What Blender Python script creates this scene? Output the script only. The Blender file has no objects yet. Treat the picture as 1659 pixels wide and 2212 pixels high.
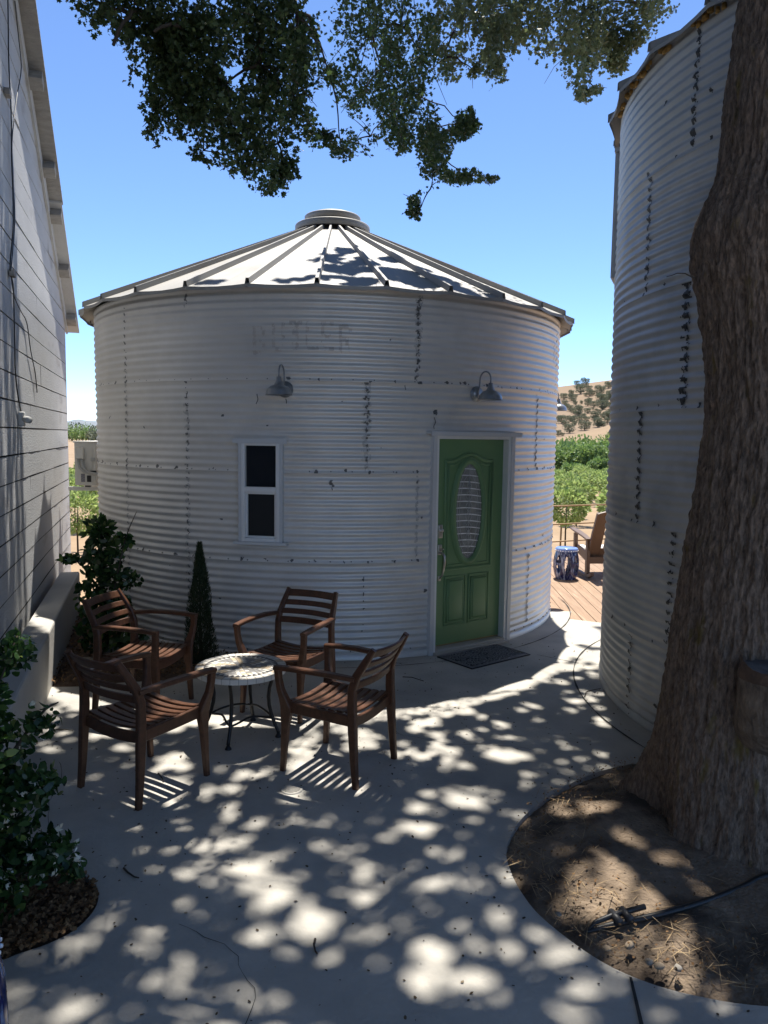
import bpy, bmesh, math, random
import numpy as np
from mathutils import Vector, Matrix
random.seed(7); rng = np.random.default_rng(11)
R = math.radians; PI = math.pi
S = bpy.context.scene; COL = S.collection

# ------------------------------------------------------------------ camera, world, sun, exposure
PITCH, ROLL, CAMH, F = .0975, .0139, 2.0411, 1.0391*1597/1659
cd = bpy.data.cameras.new('camera'); cam = bpy.data.objects.new('camera', cd); COL.objects.link(cam)
S.camera = cam
fw = Vector((0, math.cos(PITCH), -math.sin(PITCH))); rt = Vector((1, 0, 0)); dn = Vector((0, -math.sin(PITCH), -math.cos(PITCH)))
IX = rt*math.cos(ROLL)-dn*math.sin(ROLL); IY = rt*math.sin(ROLL)+dn*math.cos(ROLL)
M3 = Matrix((IX, -IY, -fw)).transposed()
cam.matrix_world = Matrix.Translation((0, 0, CAMH)) @ M3.to_4x4()
cd.sensor_fit = 'HORIZONTAL'; cd.sensor_width = 36; cd.lens = 36*F; cd.clip_start = .05; cd.clip_end = 6000

SUN_EL, SUN_AZ = R(68.5), R(10.5)
SUNV = np.array([math.sin(SUN_AZ)*math.cos(SUN_EL), math.cos(SUN_AZ)*math.cos(SUN_EL), math.sin(SUN_EL)])
W = bpy.data.worlds.new("World"); S.world = W; W.use_nodes = True
nt = W.node_tree; bg = nt.nodes['Background']
sky = nt.nodes.new('ShaderNodeTexSky'); sky.sky_type = 'NISHITA'; sky.sun_disc = False
sky.sun_elevation = SUN_EL; sky.sun_rotation = SUN_AZ; sky.air_density = .65; sky.dust_density = 0; sky.ozone_density = 6; sky.altitude = 1500
nt.links.new(sky.outputs[0], bg.inputs[0]); bg.inputs[1].default_value = .132
sl = bpy.data.lights.new('sun', 'SUN'); sl.energy = 4.3; sl.angle = R(.53); sl.color = (1, .955, .88)
so = bpy.data.objects.new('sun', sl); COL.objects.link(so)
so.rotation_euler = Vector(-SUNV).to_track_quat('-Z', 'Y').to_euler()
S.view_settings.view_transform = 'Standard'; S.view_settings.look = 'None'; S.view_settings.gamma = 1
S.view_settings.exposure = 1.12
S.cycles.max_bounces = 8; S.cycles.diffuse_bounces = 4; S.cycles.transparent_max_bounces = 8; S.cycles.use_denoising = True

# ------------------------------------------------------------------ measuring helpers (a pixel of the 1659 x 2212 view -> a place)
def ray(px, py):
    d = fw+IX*((px-829.5)/1659/F)+IY*((py-1106)/1659/F)
    return np.array(d)
def G(px, py, z=0.):
    d = ray(px, py); return np.array([0, 0, CAMH])+d*((z-CAMH)/d[2])
def Y(px, py, y):
    d = ray(px, py); return np.array([0, 0, CAMH])+d*(y/d[1])

# ------------------------------------------------------------------ noise
_perm = np.random.default_rng(3).permutation(256); _perm = np.concatenate([_perm, _perm, _perm])
_val = np.random.default_rng(4).random(256)*2-1
def vnoise(x, y, z):
    x, y, z = np.broadcast_arrays(np.asarray(x, float), np.asarray(y, float), np.asarray(z, float))
    xi = np.floor(x).astype(int); yi = np.floor(y).astype(int); zi = np.floor(z).astype(int)
    fx, fy, fz = x-xi, y-yi, z-zi
    fx, fy, fz = [f*f*(3-2*f) for f in (fx, fy, fz)]
    xi &= 255; yi &= 255; zi &= 255
    def h(a, b, c): return _val[_perm[_perm[_perm[a & 255]+(b & 255)]+(c & 255)]]
    def L(a, b, t): return a+(b-a)*t
    return L(L(L(h(xi, yi, zi), h(xi+1, yi, zi), fx), L(h(xi, yi+1, zi), h(xi+1, yi+1, zi), fx), fy),
             L(L(h(xi, yi, zi+1), h(xi+1, yi, zi+1), fx), L(h(xi, yi+1, zi+1), h(xi+1, yi+1, zi+1), fx), fy), fz)
def fbm(x, y, z, o=4):
    s = 0; a = 1; n = 0
    for i in range(o):
        s = s+a*vnoise(x*2**i+i*17.3, y*2**i+i*9.1, z*2**i+i*5.7); n += a; a *= .5
    return s/n

# ------------------------------------------------------------------ objects
def obj(name, me, parent=None, loc=None, kind=None):
    o = bpy.data.objects.new(name, me); COL.objects.link(o)
    if parent: o.parent = parent
    if loc is not None: o.location = loc
    if kind: o['kind'] = kind
    return o
def tag(o, label, cat, group=None, kind=None):
    o['label'] = label; o['category'] = cat
    if group: o['group'] = group
    if kind: o['kind'] = kind
    return o
def thing(name, label, cat, loc=(0, 0, 0), rz=0, group=None):
    o = obj(name, None, None, loc); o.rotation_euler = (0, 0, rz); o.empty_display_size = .1
    return tag(o, label, cat, group)
def kids(o): return [c for c in COL.objects if c.parent == o]
def dup(o, loc=None, rz=None, label=None, parent=None):
    c = o.copy(); COL.objects.link(c)
    if parent: c.parent = parent
    if loc is not None: c.location = loc
    if rz is not None: c.rotation_euler = (0, 0, rz)
    if label: c['label'] = label
    for k in kids(o): dup(k, parent=c)
    return c

class MB:
    def __init__(s): s.v = []; s.f = []; s.m = []; s.sm = []
    def add(s, vs, fs, mi=0, smooth=False):
        b = len(s.v); s.v.extend([tuple(map(float, p)) for p in vs])
        for f in fs: s.f.append([i+b for i in f]); s.m.append(mi); s.sm.append(smooth)
        return s
    def box(s, c, d, rz=0, mi=0, bev=0, mat=None):
        x, y, z = [q/2 for q in d]
        if bev <= 0:
            vs = [(a*x, b*y, e*z) for a in (-1, 1) for b in (-1, 1) for e in (-1, 1)]
            fs = [(0, 1, 3, 2), (4, 6, 7, 5), (0, 4, 5, 1), (2, 3, 7, 6), (0, 2, 6, 4), (1, 5, 7, 3)]
        else:
            bm = bmesh.new(); bmesh.ops.create_cube(bm, size=1)
            bmesh.ops.scale(bm, vec=(2*x, 2*y, 2*z), verts=bm.verts)
            bmesh.ops.bevel(bm, geom=bm.edges[:], offset=min(bev, .45*min(d)), segments=2, profile=.6, affect='EDGES')
            vs = [v.co[:] for v in bm.verts]; fs = [[v.index for v in f.verts] for f in bm.faces]; bm.free()
        m = mat or (Matrix.Translation(c) @ Matrix.Rotation(rz, 4, 'Z'))
        return s.add([(m @ Vector(v))[:] for v in vs], fs, mi, bev > 0)
    def tube(s, pts, r, n=8, mi=0, cap=True, smooth=True):
        pts = [Vector(p) for p in pts]; k = len(pts)
        rr = [r]*k if isinstance(r, (int, float)) else list(r)
        vs = []; fs = []; up = None
        for i, p in enumerate(pts):
            t = (pts[min(i+1, k-1)]-pts[max(i-1, 0)]).normalized()
            if up is None: up = t.orthogonal().normalized()
            else:
                up = up-t*up.dot(t)
                up = up.normalized() if up.length > 1e-6 else t.orthogonal().normalized()
            w = t.cross(up)
            for j in range(n):
                a = 2*PI*j/n; vs.append((p+(up*math.cos(a)+w*math.sin(a))*rr[i])[:])
        for i in range(k-1):
            for j in range(n):
                fs.append((i*n+j, i*n+(j+1) % n, (i+1)*n+(j+1) % n, (i+1)*n+j))
        if cap: fs.append(tuple(range(n-1, -1, -1))); fs.append(tuple(range((k-1)*n, k*n)))
        return s.add(vs, fs, mi, smooth)
    def sweep(s, pts, sz, up=(0, 0, 1), ch=.004, mi=0, smooth=False):
        """rectangular bar with chamfered edges along pts; sz = (side width, height along up) or a list of those"""
        pts = [Vector(p) for p in pts]; k = len(pts); up = Vector(up)
        if isinstance(sz[0], (int, float)): sz = [sz]*k
        vs = []; fs = []
        for i, p in enumerate(pts):
            t = (pts[min(i+1, k-1)]-pts[max(i-1, 0)]).normalized()
            sd = t.cross(up).normalized(); u = sd.cross(t)
            w, h = sz[i][0]/2, sz[i][1]/2; c = min(ch, w*.7, h*.7)
            for a, b in ((w, h-c), (w-c, h), (-w+c, h), (-w, h-c), (-w, -h+c), (-w+c, -h), (w-c, -h), (w, -h+c)):
                vs.append((p+sd*a+u*b)[:])
        for i in range(k-1):
            for j in range(8): fs.append((i*8+j, i*8+(j+1) % 8, (i+1)*8+(j+1) % 8, (i+1)*8+j))
        fs.append(tuple(range(7, -1, -1))); fs.append(tuple(range((k-1)*8, k*8)))
        return s.add(vs, fs, mi, smooth)
    def lathe(s, prof, n=32, c=(0, 0, 0), mi=0, smooth=True, a0=0, a1=2*PI, cap0=False, cap1=False):
        full = abs(a1-a0-2*PI) < 1e-6; m = n if full else n+1
        vs = []; fs = []
        for r, z in prof:
            for j in range(m):
                a = a0+(a1-a0)*j/n; vs.append((c[0]+r*math.cos(a), c[1]+r*math.sin(a), c[2]+z))
        for i in range(len(prof)-1):
            for j in range(n):
                j2 = (j+1) % m; fs.append((i*m+j, i*m+j2, (i+1)*m+j2, (i+1)*m+j))
        if cap0: fs.append(tuple(range(m-1, -1, -1)))
        if cap1: fs.append(tuple(range((len(prof)-1)*m, len(prof)*m)))
        return s.add(vs, fs, mi, smooth)
    def mesh(s, name, mats):
        me = bpy.data.meshes.new(name); me.from_pydata(s.v, [], s.f)
        for m in (mats if isinstance(mats, (list, tuple)) else [mats]): me.materials.append(m)
        me.polygons.foreach_set('material_index', s.m); me.polygons.foreach_set('use_smooth', s.sm)
        me.validate(); me.update(); return me
    def build(s, name, mats, parent=None, loc=None, kind=None):
        return obj(name, s.mesh(name, mats), parent, loc, kind)

def grid_mesh(name, V, mats, wrap=False, smooth=True, keep=None):
    """V: (rows, cols, 3) array -> quad mesh; keep: (rows-1, cols') bool"""
    r, c = V.shape[:2]; me = bpy.data.meshes.new(name)
    cc = c if wrap else c-1
    i = np.arange(r-1)[:, None]; j = np.arange(cc)[None, :]; j2 = (j+1) % c
    q = np.stack([i*c+j, i*c+j2, (i+1)*c+j2, (i+1)*c+j], -1)
    if keep is not None: q = q[keep]
    q = q.reshape(-1, 4)
    set_polys(me, V.reshape(-1, 3), q, smooth)
    for m in (mats if isinstance(mats, (list, tuple)) else [mats]): me.materials.append(m)
    return me
def set_polys(me, v, q, smooth=False):
    n, k = q.shape
    me.vertices.add(len(v)); me.vertices.foreach_set('co', np.ascontiguousarray(v, dtype=np.float32).ravel())
    me.loops.add(n*k); me.loops.foreach_set('vertex_index', np.ascontiguousarray(q, dtype=np.int32).ravel())
    me.polygons.add(n); me.polygons.foreach_set('loop_start', np.arange(0, n*k, k, dtype=np.int32))
    me.polygons.foreach_set('loop_total', np.full(n, k, dtype=np.int32))
    me.polygons.foreach_set('use_smooth', np.full(n, smooth, dtype=bool))
    me.update(calc_edges=True); me.validate()

LOBED = np.array([(0, -.5), (.12, -.28), (.34, -.2), (.2, .0), (.4, .2), (.16, .22), (0, .5), (-.16, .22), (-.4, .2), (-.2, 0), (-.34, -.2), (-.12, -.28)])
OVATE = np.array([(0, -.5), (.2, -.3), (.27, -.05), (.2, .22), (0, .5), (-.2, .22), (-.27, -.05), (-.2, -.3)])
DIAM = np.array([(0, -.5), (.3, -.05), (0, .5), (-.3, -.05)])
HEXA = np.array([(0, -.5), (.28, -.25), (.28, .15), (0, .5), (-.28, .15), (-.28, -.25)])
def leaves(name, P, size, mats, shape=DIAM, axis=None, fold=.12, seed=1, flat=0., nrm=None):
    """one mesh of leaf-shaped faces at points P; axis: optional direction for the leaf's length"""
    g = np.random.default_rng(seed); n = len(P)
    a = g.normal(size=(n, 3)) if axis is None else axis+g.normal(size=(n, 3))*.35
    a /= np.linalg.norm(a, axis=1)[:, None]
    b = g.normal(size=(n, 3)); b[:, 2] *= (1-flat); b -= a*(a*b).sum(1)[:, None]; b /= np.linalg.norm(b, axis=1)[:, None]
    if nrm is not None:
        c = nrm+g.normal(size=(n, 3))*.42; c /= np.linalg.norm(c, axis=1)[:, None]; a -= c*(a*c).sum(1)[:, None]; a /= np.linalg.norm(a, axis=1)[:, None]; b = np.cross(c, a)
    c = np.cross(a, b)
    sz = (size*(.65+.7*g.random(n)))[:, None, None] if np.isscalar(size) else np.asarray(size)[:, None, None]
    sh = shape[None]
    V = P[:, None, :]+sz*(sh[..., 1:2]*a[:, None]+sh[..., 0:1]*b[:, None]+(np.abs(sh[..., 0:1])*fold*2+sh[..., 1:2]**2*fold)*c[:, None])
    k = len(shape); me = bpy.data.meshes.new(name)
    set_polys(me, V.reshape(-1, 3), np.arange(n*k).reshape(n, k))
    for m in (mats if isinstance(mats, (list, tuple)) else [mats]): me.materials.append(m)
    return me

# ------------------------------------------------------------------ materials
def mat(name, base, rough=.6, metal=0., var=.15, scale=3., bump=0., bscale=40., base2=None, spec=.5, stretch=None, dirt=None, detail=6, rvar=0.):
    m = bpy.data.materials.new(name); m.use_nodes = True; n = m.node_tree.nodes; l = m.node_tree.links
    p = n['Principled BSDF']; p.inputs['Roughness'].default_value = rough; p.inputs['Metallic'].default_value = metal
    p.inputs['Specular IOR Level'].default_value = spec
    tc = n.new('ShaderNodeTexCoord'); mp = n.new('ShaderNodeMapping'); l.new(tc.outputs['Object'], mp.inputs[0])
    if stretch: mp.inputs['Scale'].default_value = stretch
    nz = n.new('ShaderNodeTexNoise'); nz.inputs['Scale'].default_value = scale; nz.inputs['Detail'].default_value = detail
    nz.inputs['Roughness'].default_value = .65; l.new(mp.outputs[0], nz.inputs[0])
    rp = n.new('ShaderNodeValToRGB'); rp.color_ramp.elements[0].position = .3; rp.color_ramp.elements[1].position = .7
    b2 = base2 or tuple(min(1, c*(1+var)) for c in base); b1 = base if base2 else tuple(c*(1-var) for c in base)
    rp.color_ramp.elements[0].color = (*b1, 1); rp.color_ramp.elements[1].color = (*b2, 1)
    l.new(nz.outputs[0], rp.inputs[0]); out = rp.outputs[0]
    if dirt:   # (colour, scale, threshold, softness): stains with their own shape
        n2 = n.new('ShaderNodeTexNoise'); n2.inputs['Scale'].default_value = dirt[1]; n2.inputs['Detail'].default_value = 8; l.new(mp.outputs[0], n2.inputs[0])
        r2 = n.new('ShaderNodeValToRGB'); r2.color_ramp.elements[0].position = dirt[2]; r2.color_ramp.elements[1].position = dirt[2]+dirt[3]
        l.new(n2.outputs[0], r2.inputs[0]); mx = n.new('ShaderNodeMix'); mx.data_type = 'RGBA'
        l.new(r2.outputs[0], mx.inputs[0]); l.new(out, mx.inputs[6]); mx.inputs[7].default_value = (*dirt[0], 1); out = mx.outputs[2]
    l.new(out, p.inputs['Base Color'])
    if rvar:
        mr = n.new('ShaderNodeMapRange'); mr.inputs[3].default_value = rough-rvar; mr.inputs[4].default_value = rough+rvar
        l.new(nz.outputs[0], mr.inputs[0]); l.new(mr.outputs[0], p.inputs['Roughness'])
    if bump:
        nb = n.new('ShaderNodeTexNoise'); nb.inputs['Scale'].default_value = bscale; nb.inputs['Detail'].default_value = 6; l.new(mp.outputs[0], nb.inputs[0])
        bp = n.new('ShaderNodeBump'); bp.inputs['Strength'].default_value = bump; bp.inputs['Distance'].default_value = .02
        l.new(nb.outputs[0], bp.inputs['Height']); l.new(bp.outputs[0], p.inputs['Normal'])
    return m
def leafmat(name, c1, c2, trans=.35, rough=.45, c3=None):
    m = bpy.data.materials.new(name); m.use_nodes = True; n = m.node_tree.nodes; l = m.node_tree.links
    p = n['Principled BSDF']; p.inputs['Roughness'].default_value = rough; p.inputs['Specular IOR Level'].default_value = .35
    ge = n.new('ShaderNodeNewGeometry'); rp = n.new('ShaderNodeValToRGB')
    rp.color_ramp.elements[0].color = (*c1, 1); rp.color_ramp.elements[1].color = (*c2, 1)
    if c3: e = rp.color_ramp.elements.new(.93); e.color = (*c2, 1); rp.color_ramp.elements[-1].color = (*c3, 1)
    l.new(ge.outputs['Random Per Island'], rp.inputs[0]); l.new(rp.outputs[0], p.inputs['Base Color'])
    t = n.new('ShaderNodeBsdfTranslucent'); hs = n.new('ShaderNodeHueSaturation'); hs.inputs['Value'].default_value = 1.6; hs.inputs['Saturation'].default_value = 1.15
    l.new(rp.outputs[0], hs.inputs['Color']); l.new(hs.outputs[0], t.inputs[0])
    mx = n.new('ShaderNodeMixShader'); mx.inputs[0].default_value = trans
    l.new(p.outputs[0], mx.inputs[1]); l.new(t.outputs[0], mx.inputs[2]); l.new(mx.outputs[0], n['Material Output'].inputs[0])
    return m
M = dict(
    concrete=mat('concrete', (.455, .428, .375), .85, var=.16, scale=1.7, bump=.22, bscale=45, dirt=((.31, .297, .268), 1.3, .48, .24), detail=12),
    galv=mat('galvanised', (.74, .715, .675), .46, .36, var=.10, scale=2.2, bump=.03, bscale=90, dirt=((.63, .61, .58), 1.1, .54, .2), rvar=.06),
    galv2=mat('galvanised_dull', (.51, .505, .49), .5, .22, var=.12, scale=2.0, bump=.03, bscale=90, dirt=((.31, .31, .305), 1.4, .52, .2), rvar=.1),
    roofmetal=mat('roof_metal', (.36, .35, .33), .6, .1, var=.07, scale=1.5, dirt=((.31, .29, .26), 1.6, .55, .2)),
    trim=mat('trim_metal', (.62, .63, .64), .5, .1, var=.06),
    tar2=mat('tar_grey', (.13, .13, .127), .6, var=.5, scale=40, bump=.3),
    wash=mat('sealant_wash', (.52, .51, .49), .6, .2, var=.2, scale=30),
    tar=mat('tar', (.032, .032, .034), .5, var=.4, scale=30, bump=.3),
    faded=mat('faded_paint', (.58, .545, .51), .5, .4, var=.15, scale=12),
    white=mat('white_vinyl', (.78, .78, .77), .4, var=.03),
    green=mat('green_paint', (.145, .265, .12), .4, var=.05, scale=2.0, bump=.02, bscale=120),
    glassdark=mat('dark_glass', (.008, .010, .014), .05, var=.2, scale=2, spec=.35),
    screen=mat('insect_screen', (.010, .011, .012), .7, var=.2),
    glassgrey=mat('leaded_glass', (.26, .265, .255), .12, var=.35, scale=9, bump=.15, bscale=25),
    lead=mat('lead_came', (.52, .53, .52), .4, .3),
    glass_reflection=mat('glass_reflection', (.85, .85, .84), .6),
    nickel=mat('nickel', (.55, .52, .47), .28, .9),
    brass=mat('brass', (.45, .36, .2), .3, .8),
    lampm=mat('lamp_galv', (.30, .32, .34), .35, .6, var=.18, scale=14),
    lampd=mat('lamp_inner', (.75, .75, .72), .5),
    wood=mat('teak', (.058, .024, .011), .42, var=0, base2=(.118, .048, .023), scale=5, stretch=(6, 6, 6), bump=.05, bscale=60, spec=.4),
    teak_end=mat('teak_dark', (.10, .04, .02), .5),
    iron=mat('black_iron', (.018, .018, .020), .4, .5, var=.2),
    stone_w=mat('stone_white', (.62, .59, .53), .45, var=.08, scale=25), stone_b=mat('stone_beige', (.55, .44, .30), .45, var=.12, scale=25),
    stone_g=mat('stone_grey', (.26, .25, .24), .45, var=.15, scale=25), stone_k=mat('stone_dark', (.055, .055, .06), .4, var=.2, scale=25),
    grout=mat('grout', (.30, .28, .26), .9),
    rubber=mat('rubber', (.02, .02, .021), .6, var=.2), rubber_hi=mat('rubber_ridge', (.24, .24, .24), .7, var=.2, scale=20),
    soil=mat('soil', (.11, .078, .052), .95, var=0, base2=(.22, .165, .115), scale=7, bump=.8, bscale=70, detail=10),
    soil_pale=mat('soil_pale', (.13, .092, .060), .95, var=0, base2=(.30, .225, .155), scale=7, bump=1.0, bscale=50, detail=12, dirt=((.060, .042, .028), 2.6, .50, .12)),
    mulch=mat('mulch', (.075, .045, .026), .95, var=0, base2=(.17, .105, .06), scale=22, bump=1.0, bscale=60),
    chip=leafmat('bark_chip', (.09, .045, .02), (.30, .175, .08), 0, .9), straw=leafmat('dry_needle', (.22, .15, .08), (.42, .31, .18), .1, .9),
    speck=leafmat('litter_speck', (.03, .022, .016), (.12, .085, .05), 0, .9, c3=(.45, .38, .26)),
    pebble=mat('pebble', (.28, .22, .155), .9, var=.3, scale=8, bump=.2), pebble2=mat('pebble_grey', (.24, .22, .19), .9, var=.3, scale=8, bump=.2),
    bark=mat('bark', (.058, .041, .030), .95, var=0, base2=(.32, .228, .162), scale=7, stretch=(9, 9, 2.6), bump=1.0, bscale=9, detail=12, dirt=((.15, .105, .035), 1.6, .60, .1)),
    bark_in=mat('bark_inner', (.11, .068, .045), .9, var=.3, scale=9, bump=.5), bark_stub=mat('bark_stub', (.07, .052, .038), .95, var=0, base2=(.25, .185, .13), scale=9, stretch=(3, 3, 1.5), bump=1.0, bscale=14, detail=12),
    cutwood=mat('cut_wood', (.10, .09, .085), .9, var=.3, scale=14, bump=.4),
    twig=mat('twig', (.055, .042, .03), .9, var=.3, scale=10),
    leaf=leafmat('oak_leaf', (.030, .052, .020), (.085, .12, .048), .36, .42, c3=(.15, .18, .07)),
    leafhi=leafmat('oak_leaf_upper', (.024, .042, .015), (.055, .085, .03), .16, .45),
    leaflit=leafmat('oak_leaf_sunlit', (.075, .098, .052), (.15, .175, .088), .35, .45, c3=(.22, .24, .13)),  # paler copy of oak_leaf: sunlight on the right-hand boughs put into the colour
    jasmine=leafmat('jasmine_leaf', (.014, .036, .013), (.050, .100, .030), .28, .25, c3=(.15, .20, .05)),
    flower=leafmat('jasmine_flower', (.72, .70, .58), (.8, .78, .7), .3, .6),
    cypress=leafmat('cypress_needle', (.018, .032, .014), (.052, .072, .03), .15, .6, c3=(.10, .09, .04)),
    orchard=leafmat('orchard_leaf', (.14, .20, .07), (.32, .38, .16), .4, .5, c3=(.34, .42, .16)),
    riparian=leafmat('riparian_leaf', (.11, .175, .055), (.25, .33, .12), .25, .55, c3=(.24, .30, .12)),
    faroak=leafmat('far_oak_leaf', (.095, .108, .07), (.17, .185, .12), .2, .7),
    dryground=mat('dry_grass_ground', (.25, .165, .088), .95, var=0, base2=(.34, .235, .135), scale=.35, bump=.6, bscale=18, detail=12, dirt=((.36, .25, .15), .25, .56, .12)),
    hill=mat('dry_hill', (.195, .133, .076), .95, var=0, base2=(.25, .172, .10), scale=.02, detail=10, dirt=((.24, .16, .09), .03, .54, .2)),
    hill_pale=mat('dry_hill_pale', (.225, .152, .082), .95, var=0, base2=(.29, .20, .11), scale=.05, detail=12),
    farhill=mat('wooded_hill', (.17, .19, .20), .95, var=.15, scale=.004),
    deck=mat('deck_wood', (.25, .155, .092), .8, var=0, base2=(.35, .235, .148), scale=2.5, stretch=(9, .7, 9), bump=.15, bscale=30, dirt=((.42, .29, .19), 2.2, .60, .1)),
    resin=mat('brown_resin', (.125, .075, .045), .5, var=.1), cushion=mat('white_cushion', (.72, .70, .66), .9, var=.04, bump=.1),
    rust=mat('rusty_rail', (.30, .19, .09), .6, .3, var=.2, scale=20),
    acbox=mat('beige_enamel', (.66, .64, .58), .45, var=.03), acgrey=mat('grey_plastic', (.42, .42, .40), .5, var=.06), label=mat('printed_label', (.20, .20, .22), .6, var=.5, scale=60),
    black=mat('black_plastic', (.014, .014, .015), .45, var=.2), strap=mat('hose_clip', (.03, .03, .032), .5),
    board=mat('white_board', (.45, .45, .445), .75, var=.06, scale=2.5, bump=.25, bscale=24, stretch=(1, 1, 3), dirt=((.33, .32, .31), 1.3, .60, .1)),
    oldwood=mat('grey_wood', (.30, .285, .265), .85, var=.2, scale=6, stretch=(1, 1, 6), bump=.4, bscale=20),
    dark=mat('shadow_gap', (.02, .019, .018), .9),
    render_w=mat('rendered_wall', (.43, .41, .37), .9, var=.07, scale=2.5, bump=.12, bscale=30, dirt=((.34, .32, .29), 1.5, .55, .2)),
    foam=mat('yellow_foam', (.55, .33, .10), .8, var=.3, scale=20, bump=.6),
    rustspot=mat('rust_spot', (.22, .10, .04), .8, var=.4, scale=30),
    joint=mat('joint_filler', (.035, .033, .03), .95, var=.3, scale=20),
)
def glazemat():
    m = mat('blue_glaze', (.006, .011, .08), .12, var=0, base2=(.30, .36, .52), scale=3.0, stretch=(9, 9, 1.8), detail=3); rp_ = [n for n in m.node_tree.nodes if n.type == 'VALTORGB'][0]; rp_.color_ramp.elements[0].position = .48; rp_.color_ramp.elements[1].position = .66; return m
M['glaze'] = glazemat()
M['glazetop'] = mat('pale_blue_glaze', (.20, .30, .62), .12, var=.2, scale=6)
M['glazedot'] = mat('white_glaze', (.75, .77, .8), .2, var=.05)

# ------------------------------------------------------------------ curves for outlines
def catmull(pts, n=6, closed=True):
    P = [np.array(p, float) for p in pts]; k = len(P); out = []
    for i in range(k if closed else k-1):
        if closed: a, b, c, d = P[i-1], P[i], P[(i+1) % k], P[(i+2) % k]
        else: a, b, c, d = P[max(i-1, 0)], P[i], P[i+1], P[min(i+2, k-1)]
        for t in np.arange(n)/n:
            out.append(.5*((2*b)+(-a+c)*t+(2*a-5*b+4*c-d)*t*t+(-a+3*b-3*c+d)*t**3))
    if not closed: out.append(P[-1])
    return np.array(out)
def inside(poly, x, y):
    x = np.asarray(x); y = np.asarray(y); r = np.zeros(x.shape, bool); n = len(poly)
    for i in range(n):
        x1, y1 = poly[i-1][:2]; x2, y2 = poly[i][:2]
        if y1 == y2: continue
        c = ((y1 > y) != (y2 > y)) & (x < (x2-x1)*(y-y1)/(y2-y1)+x1); r ^= c
    return r
LC = np.array([-.668, 9.561]); LR = 2.711
RC = np.array([4.527, 5.892]); RR = 2.70
WN = np.array([.957, .291]); WU = np.array([-.291, .957])          # barn end wall: outward normal and run

# ================================================================== THE SETTING
def ground_z(x, y):
    near = np.clip((y-13.7)/2.0, 0, 1); side = np.clip((np.abs(x)-14)/10, 0, 1)
    z = -.14-.42*np.maximum(near*near*(3-2*near), side)
    z = z-.03*np.clip(y-15, 0, 57)
    return z+.05*vnoise(x*.2, y*.2, 0)*np.clip((y-15)/20, 0, 1)
ys = np.concatenate([np.linspace(-60, 12, 30), np.linspace(13, 20, 29), np.linspace(21, 80, 60), np.geomspace(85, 2500, 40)])
xs = np.concatenate([-np.geomspace(1500, 20, 26), np.linspace(-18, 26, 89), np.geomspace(28, 1500, 26)])
X, Yy = np.meshgrid(xs, ys)
o = obj('ground', grid_mesh('ground', np.stack([X, Yy, ground_z(X, Yy)], -1), M['dryground']), kind='structure')

def filled(name, outer, holes, z, depth, mats, kind='structure'):
    bm = bmesh.new(); es = []
    for lp in [outer]+holes:
        vs = [bm.verts.new((p[0], p[1], z)) for p in lp]
        es += [bm.edges.new((vs[i], vs[(i+1) % len(vs)])) for i in range(len(vs))]
    bmesh.ops.triangle_fill(bm, use_beauty=True, use_dissolve=False, edges=es)
    for f in bm.faces:
        if f.normal.z < 0: f.normal_flip()
    be = [e for e in bm.edges if e.is_boundary]
    r = bmesh.ops.extrude_edge_only(bm, edges=be)
    for g in r['geom']:
        if isinstance(g, bmesh.types.BMVert): g.co.z -= depth
    bmesh.ops.recalc_face_normals(bm, faces=bm.faces[:])
    me = bpy.data.meshes.new(name); bm.to_mesh(me); bm.free(); me.materials.append(mats)
    return obj(name, me, kind=kind)

WELL_R = catmull([(1.712, 4.698), (1.372, 4.585), (1.021, 4.293), (.777, 3.985), (.64, 3.675), (.625, 3.45), (.655, 3.247), (.714, 3.084), (.853, 2.867), (.995, 2.739), (1.174, 2.657), (1.425, 2.606), (1.9, 2.60), (2.4, 2.72), (2.75, 3.06), (2.70, 3.5), (2.28, 3.95), (1.95, 4.42)], 5)
def pl(y, off=0): return (-.791+off-.291*y)/.957
WELL_L = np.array([(pl(2.70, .01), 2.70)]+list(catmull([(-1.62, 2.735), (-1.464, 2.793), (-1.412, 2.834), (-1.328, 2.891), (-1.253, 2.98), (-1.223, 3.104), (-1.241, 3.221), (-1.307, 3.326), (-1.45, 3.416), (-1.6, 3.43)], 5, False))+[(pl(3.42, .01), 3.42)])
BED = catmull([(-2.66, 6.02), (-2.46, 6.035), (-2.30, 6.09), (-2.1, 6.16), (-1.87, 6.205), (-1.66, 6.245), (-1.45, 6.34), (-1.28, 6.52), (-1.18, 6.80)], 4, False)
outer = list(BED)+[(-.67, 9.4), (2.25, 9.0), (2.13, 8.62), (2.467, 8.45), (5.5, 6.86), (9, 5), (9, -3.5), (pl(-3.5), -3.5), (pl(2), 2.), (pl(5.9), 5.9)]
filled('patio', outer, [WELL_R, WELL_L], 0, .13, M['concrete'])
# expansion joints round the two footings and the sawn joints of the slab
jb = MB()
def strip(pts, w, z=.004):
    P = [np.array(p[:2], float) for p in pts]; vs = []; k = len(P)
    for i, p in enumerate(P):
        t = P[min(i+1, k-1)]-P[max(i-1, 0)]; t /= np.linalg.norm(t); nn = np.array([-t[1], t[0]])
        ww = w*(1+.35*math.sin(i*1.7)+.25*math.sin(i*.63))
        vs += [(*(p+nn*ww/2), z), (*(p-nn*ww/2), z)]
    jb.add(vs, [(2*i, 2*i+1, 2*i+3, 2*i+2) for i in range(k-1)])
strip([LC+2.955*np.array([math.sin(a), -math.cos(a)]) for a in np.linspace(R(-8), R(95), 60)], .010)
strip([RC+2.925*np.array([math.sin(a), -math.cos(a)]) for a in np.linspace(R(-140), R(-28), 60)], .012)
strip([G(1160, 1415), G(1250, 1433)], .006); strip([G(880, 1433), (.0, 6.78)], .006)
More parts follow.
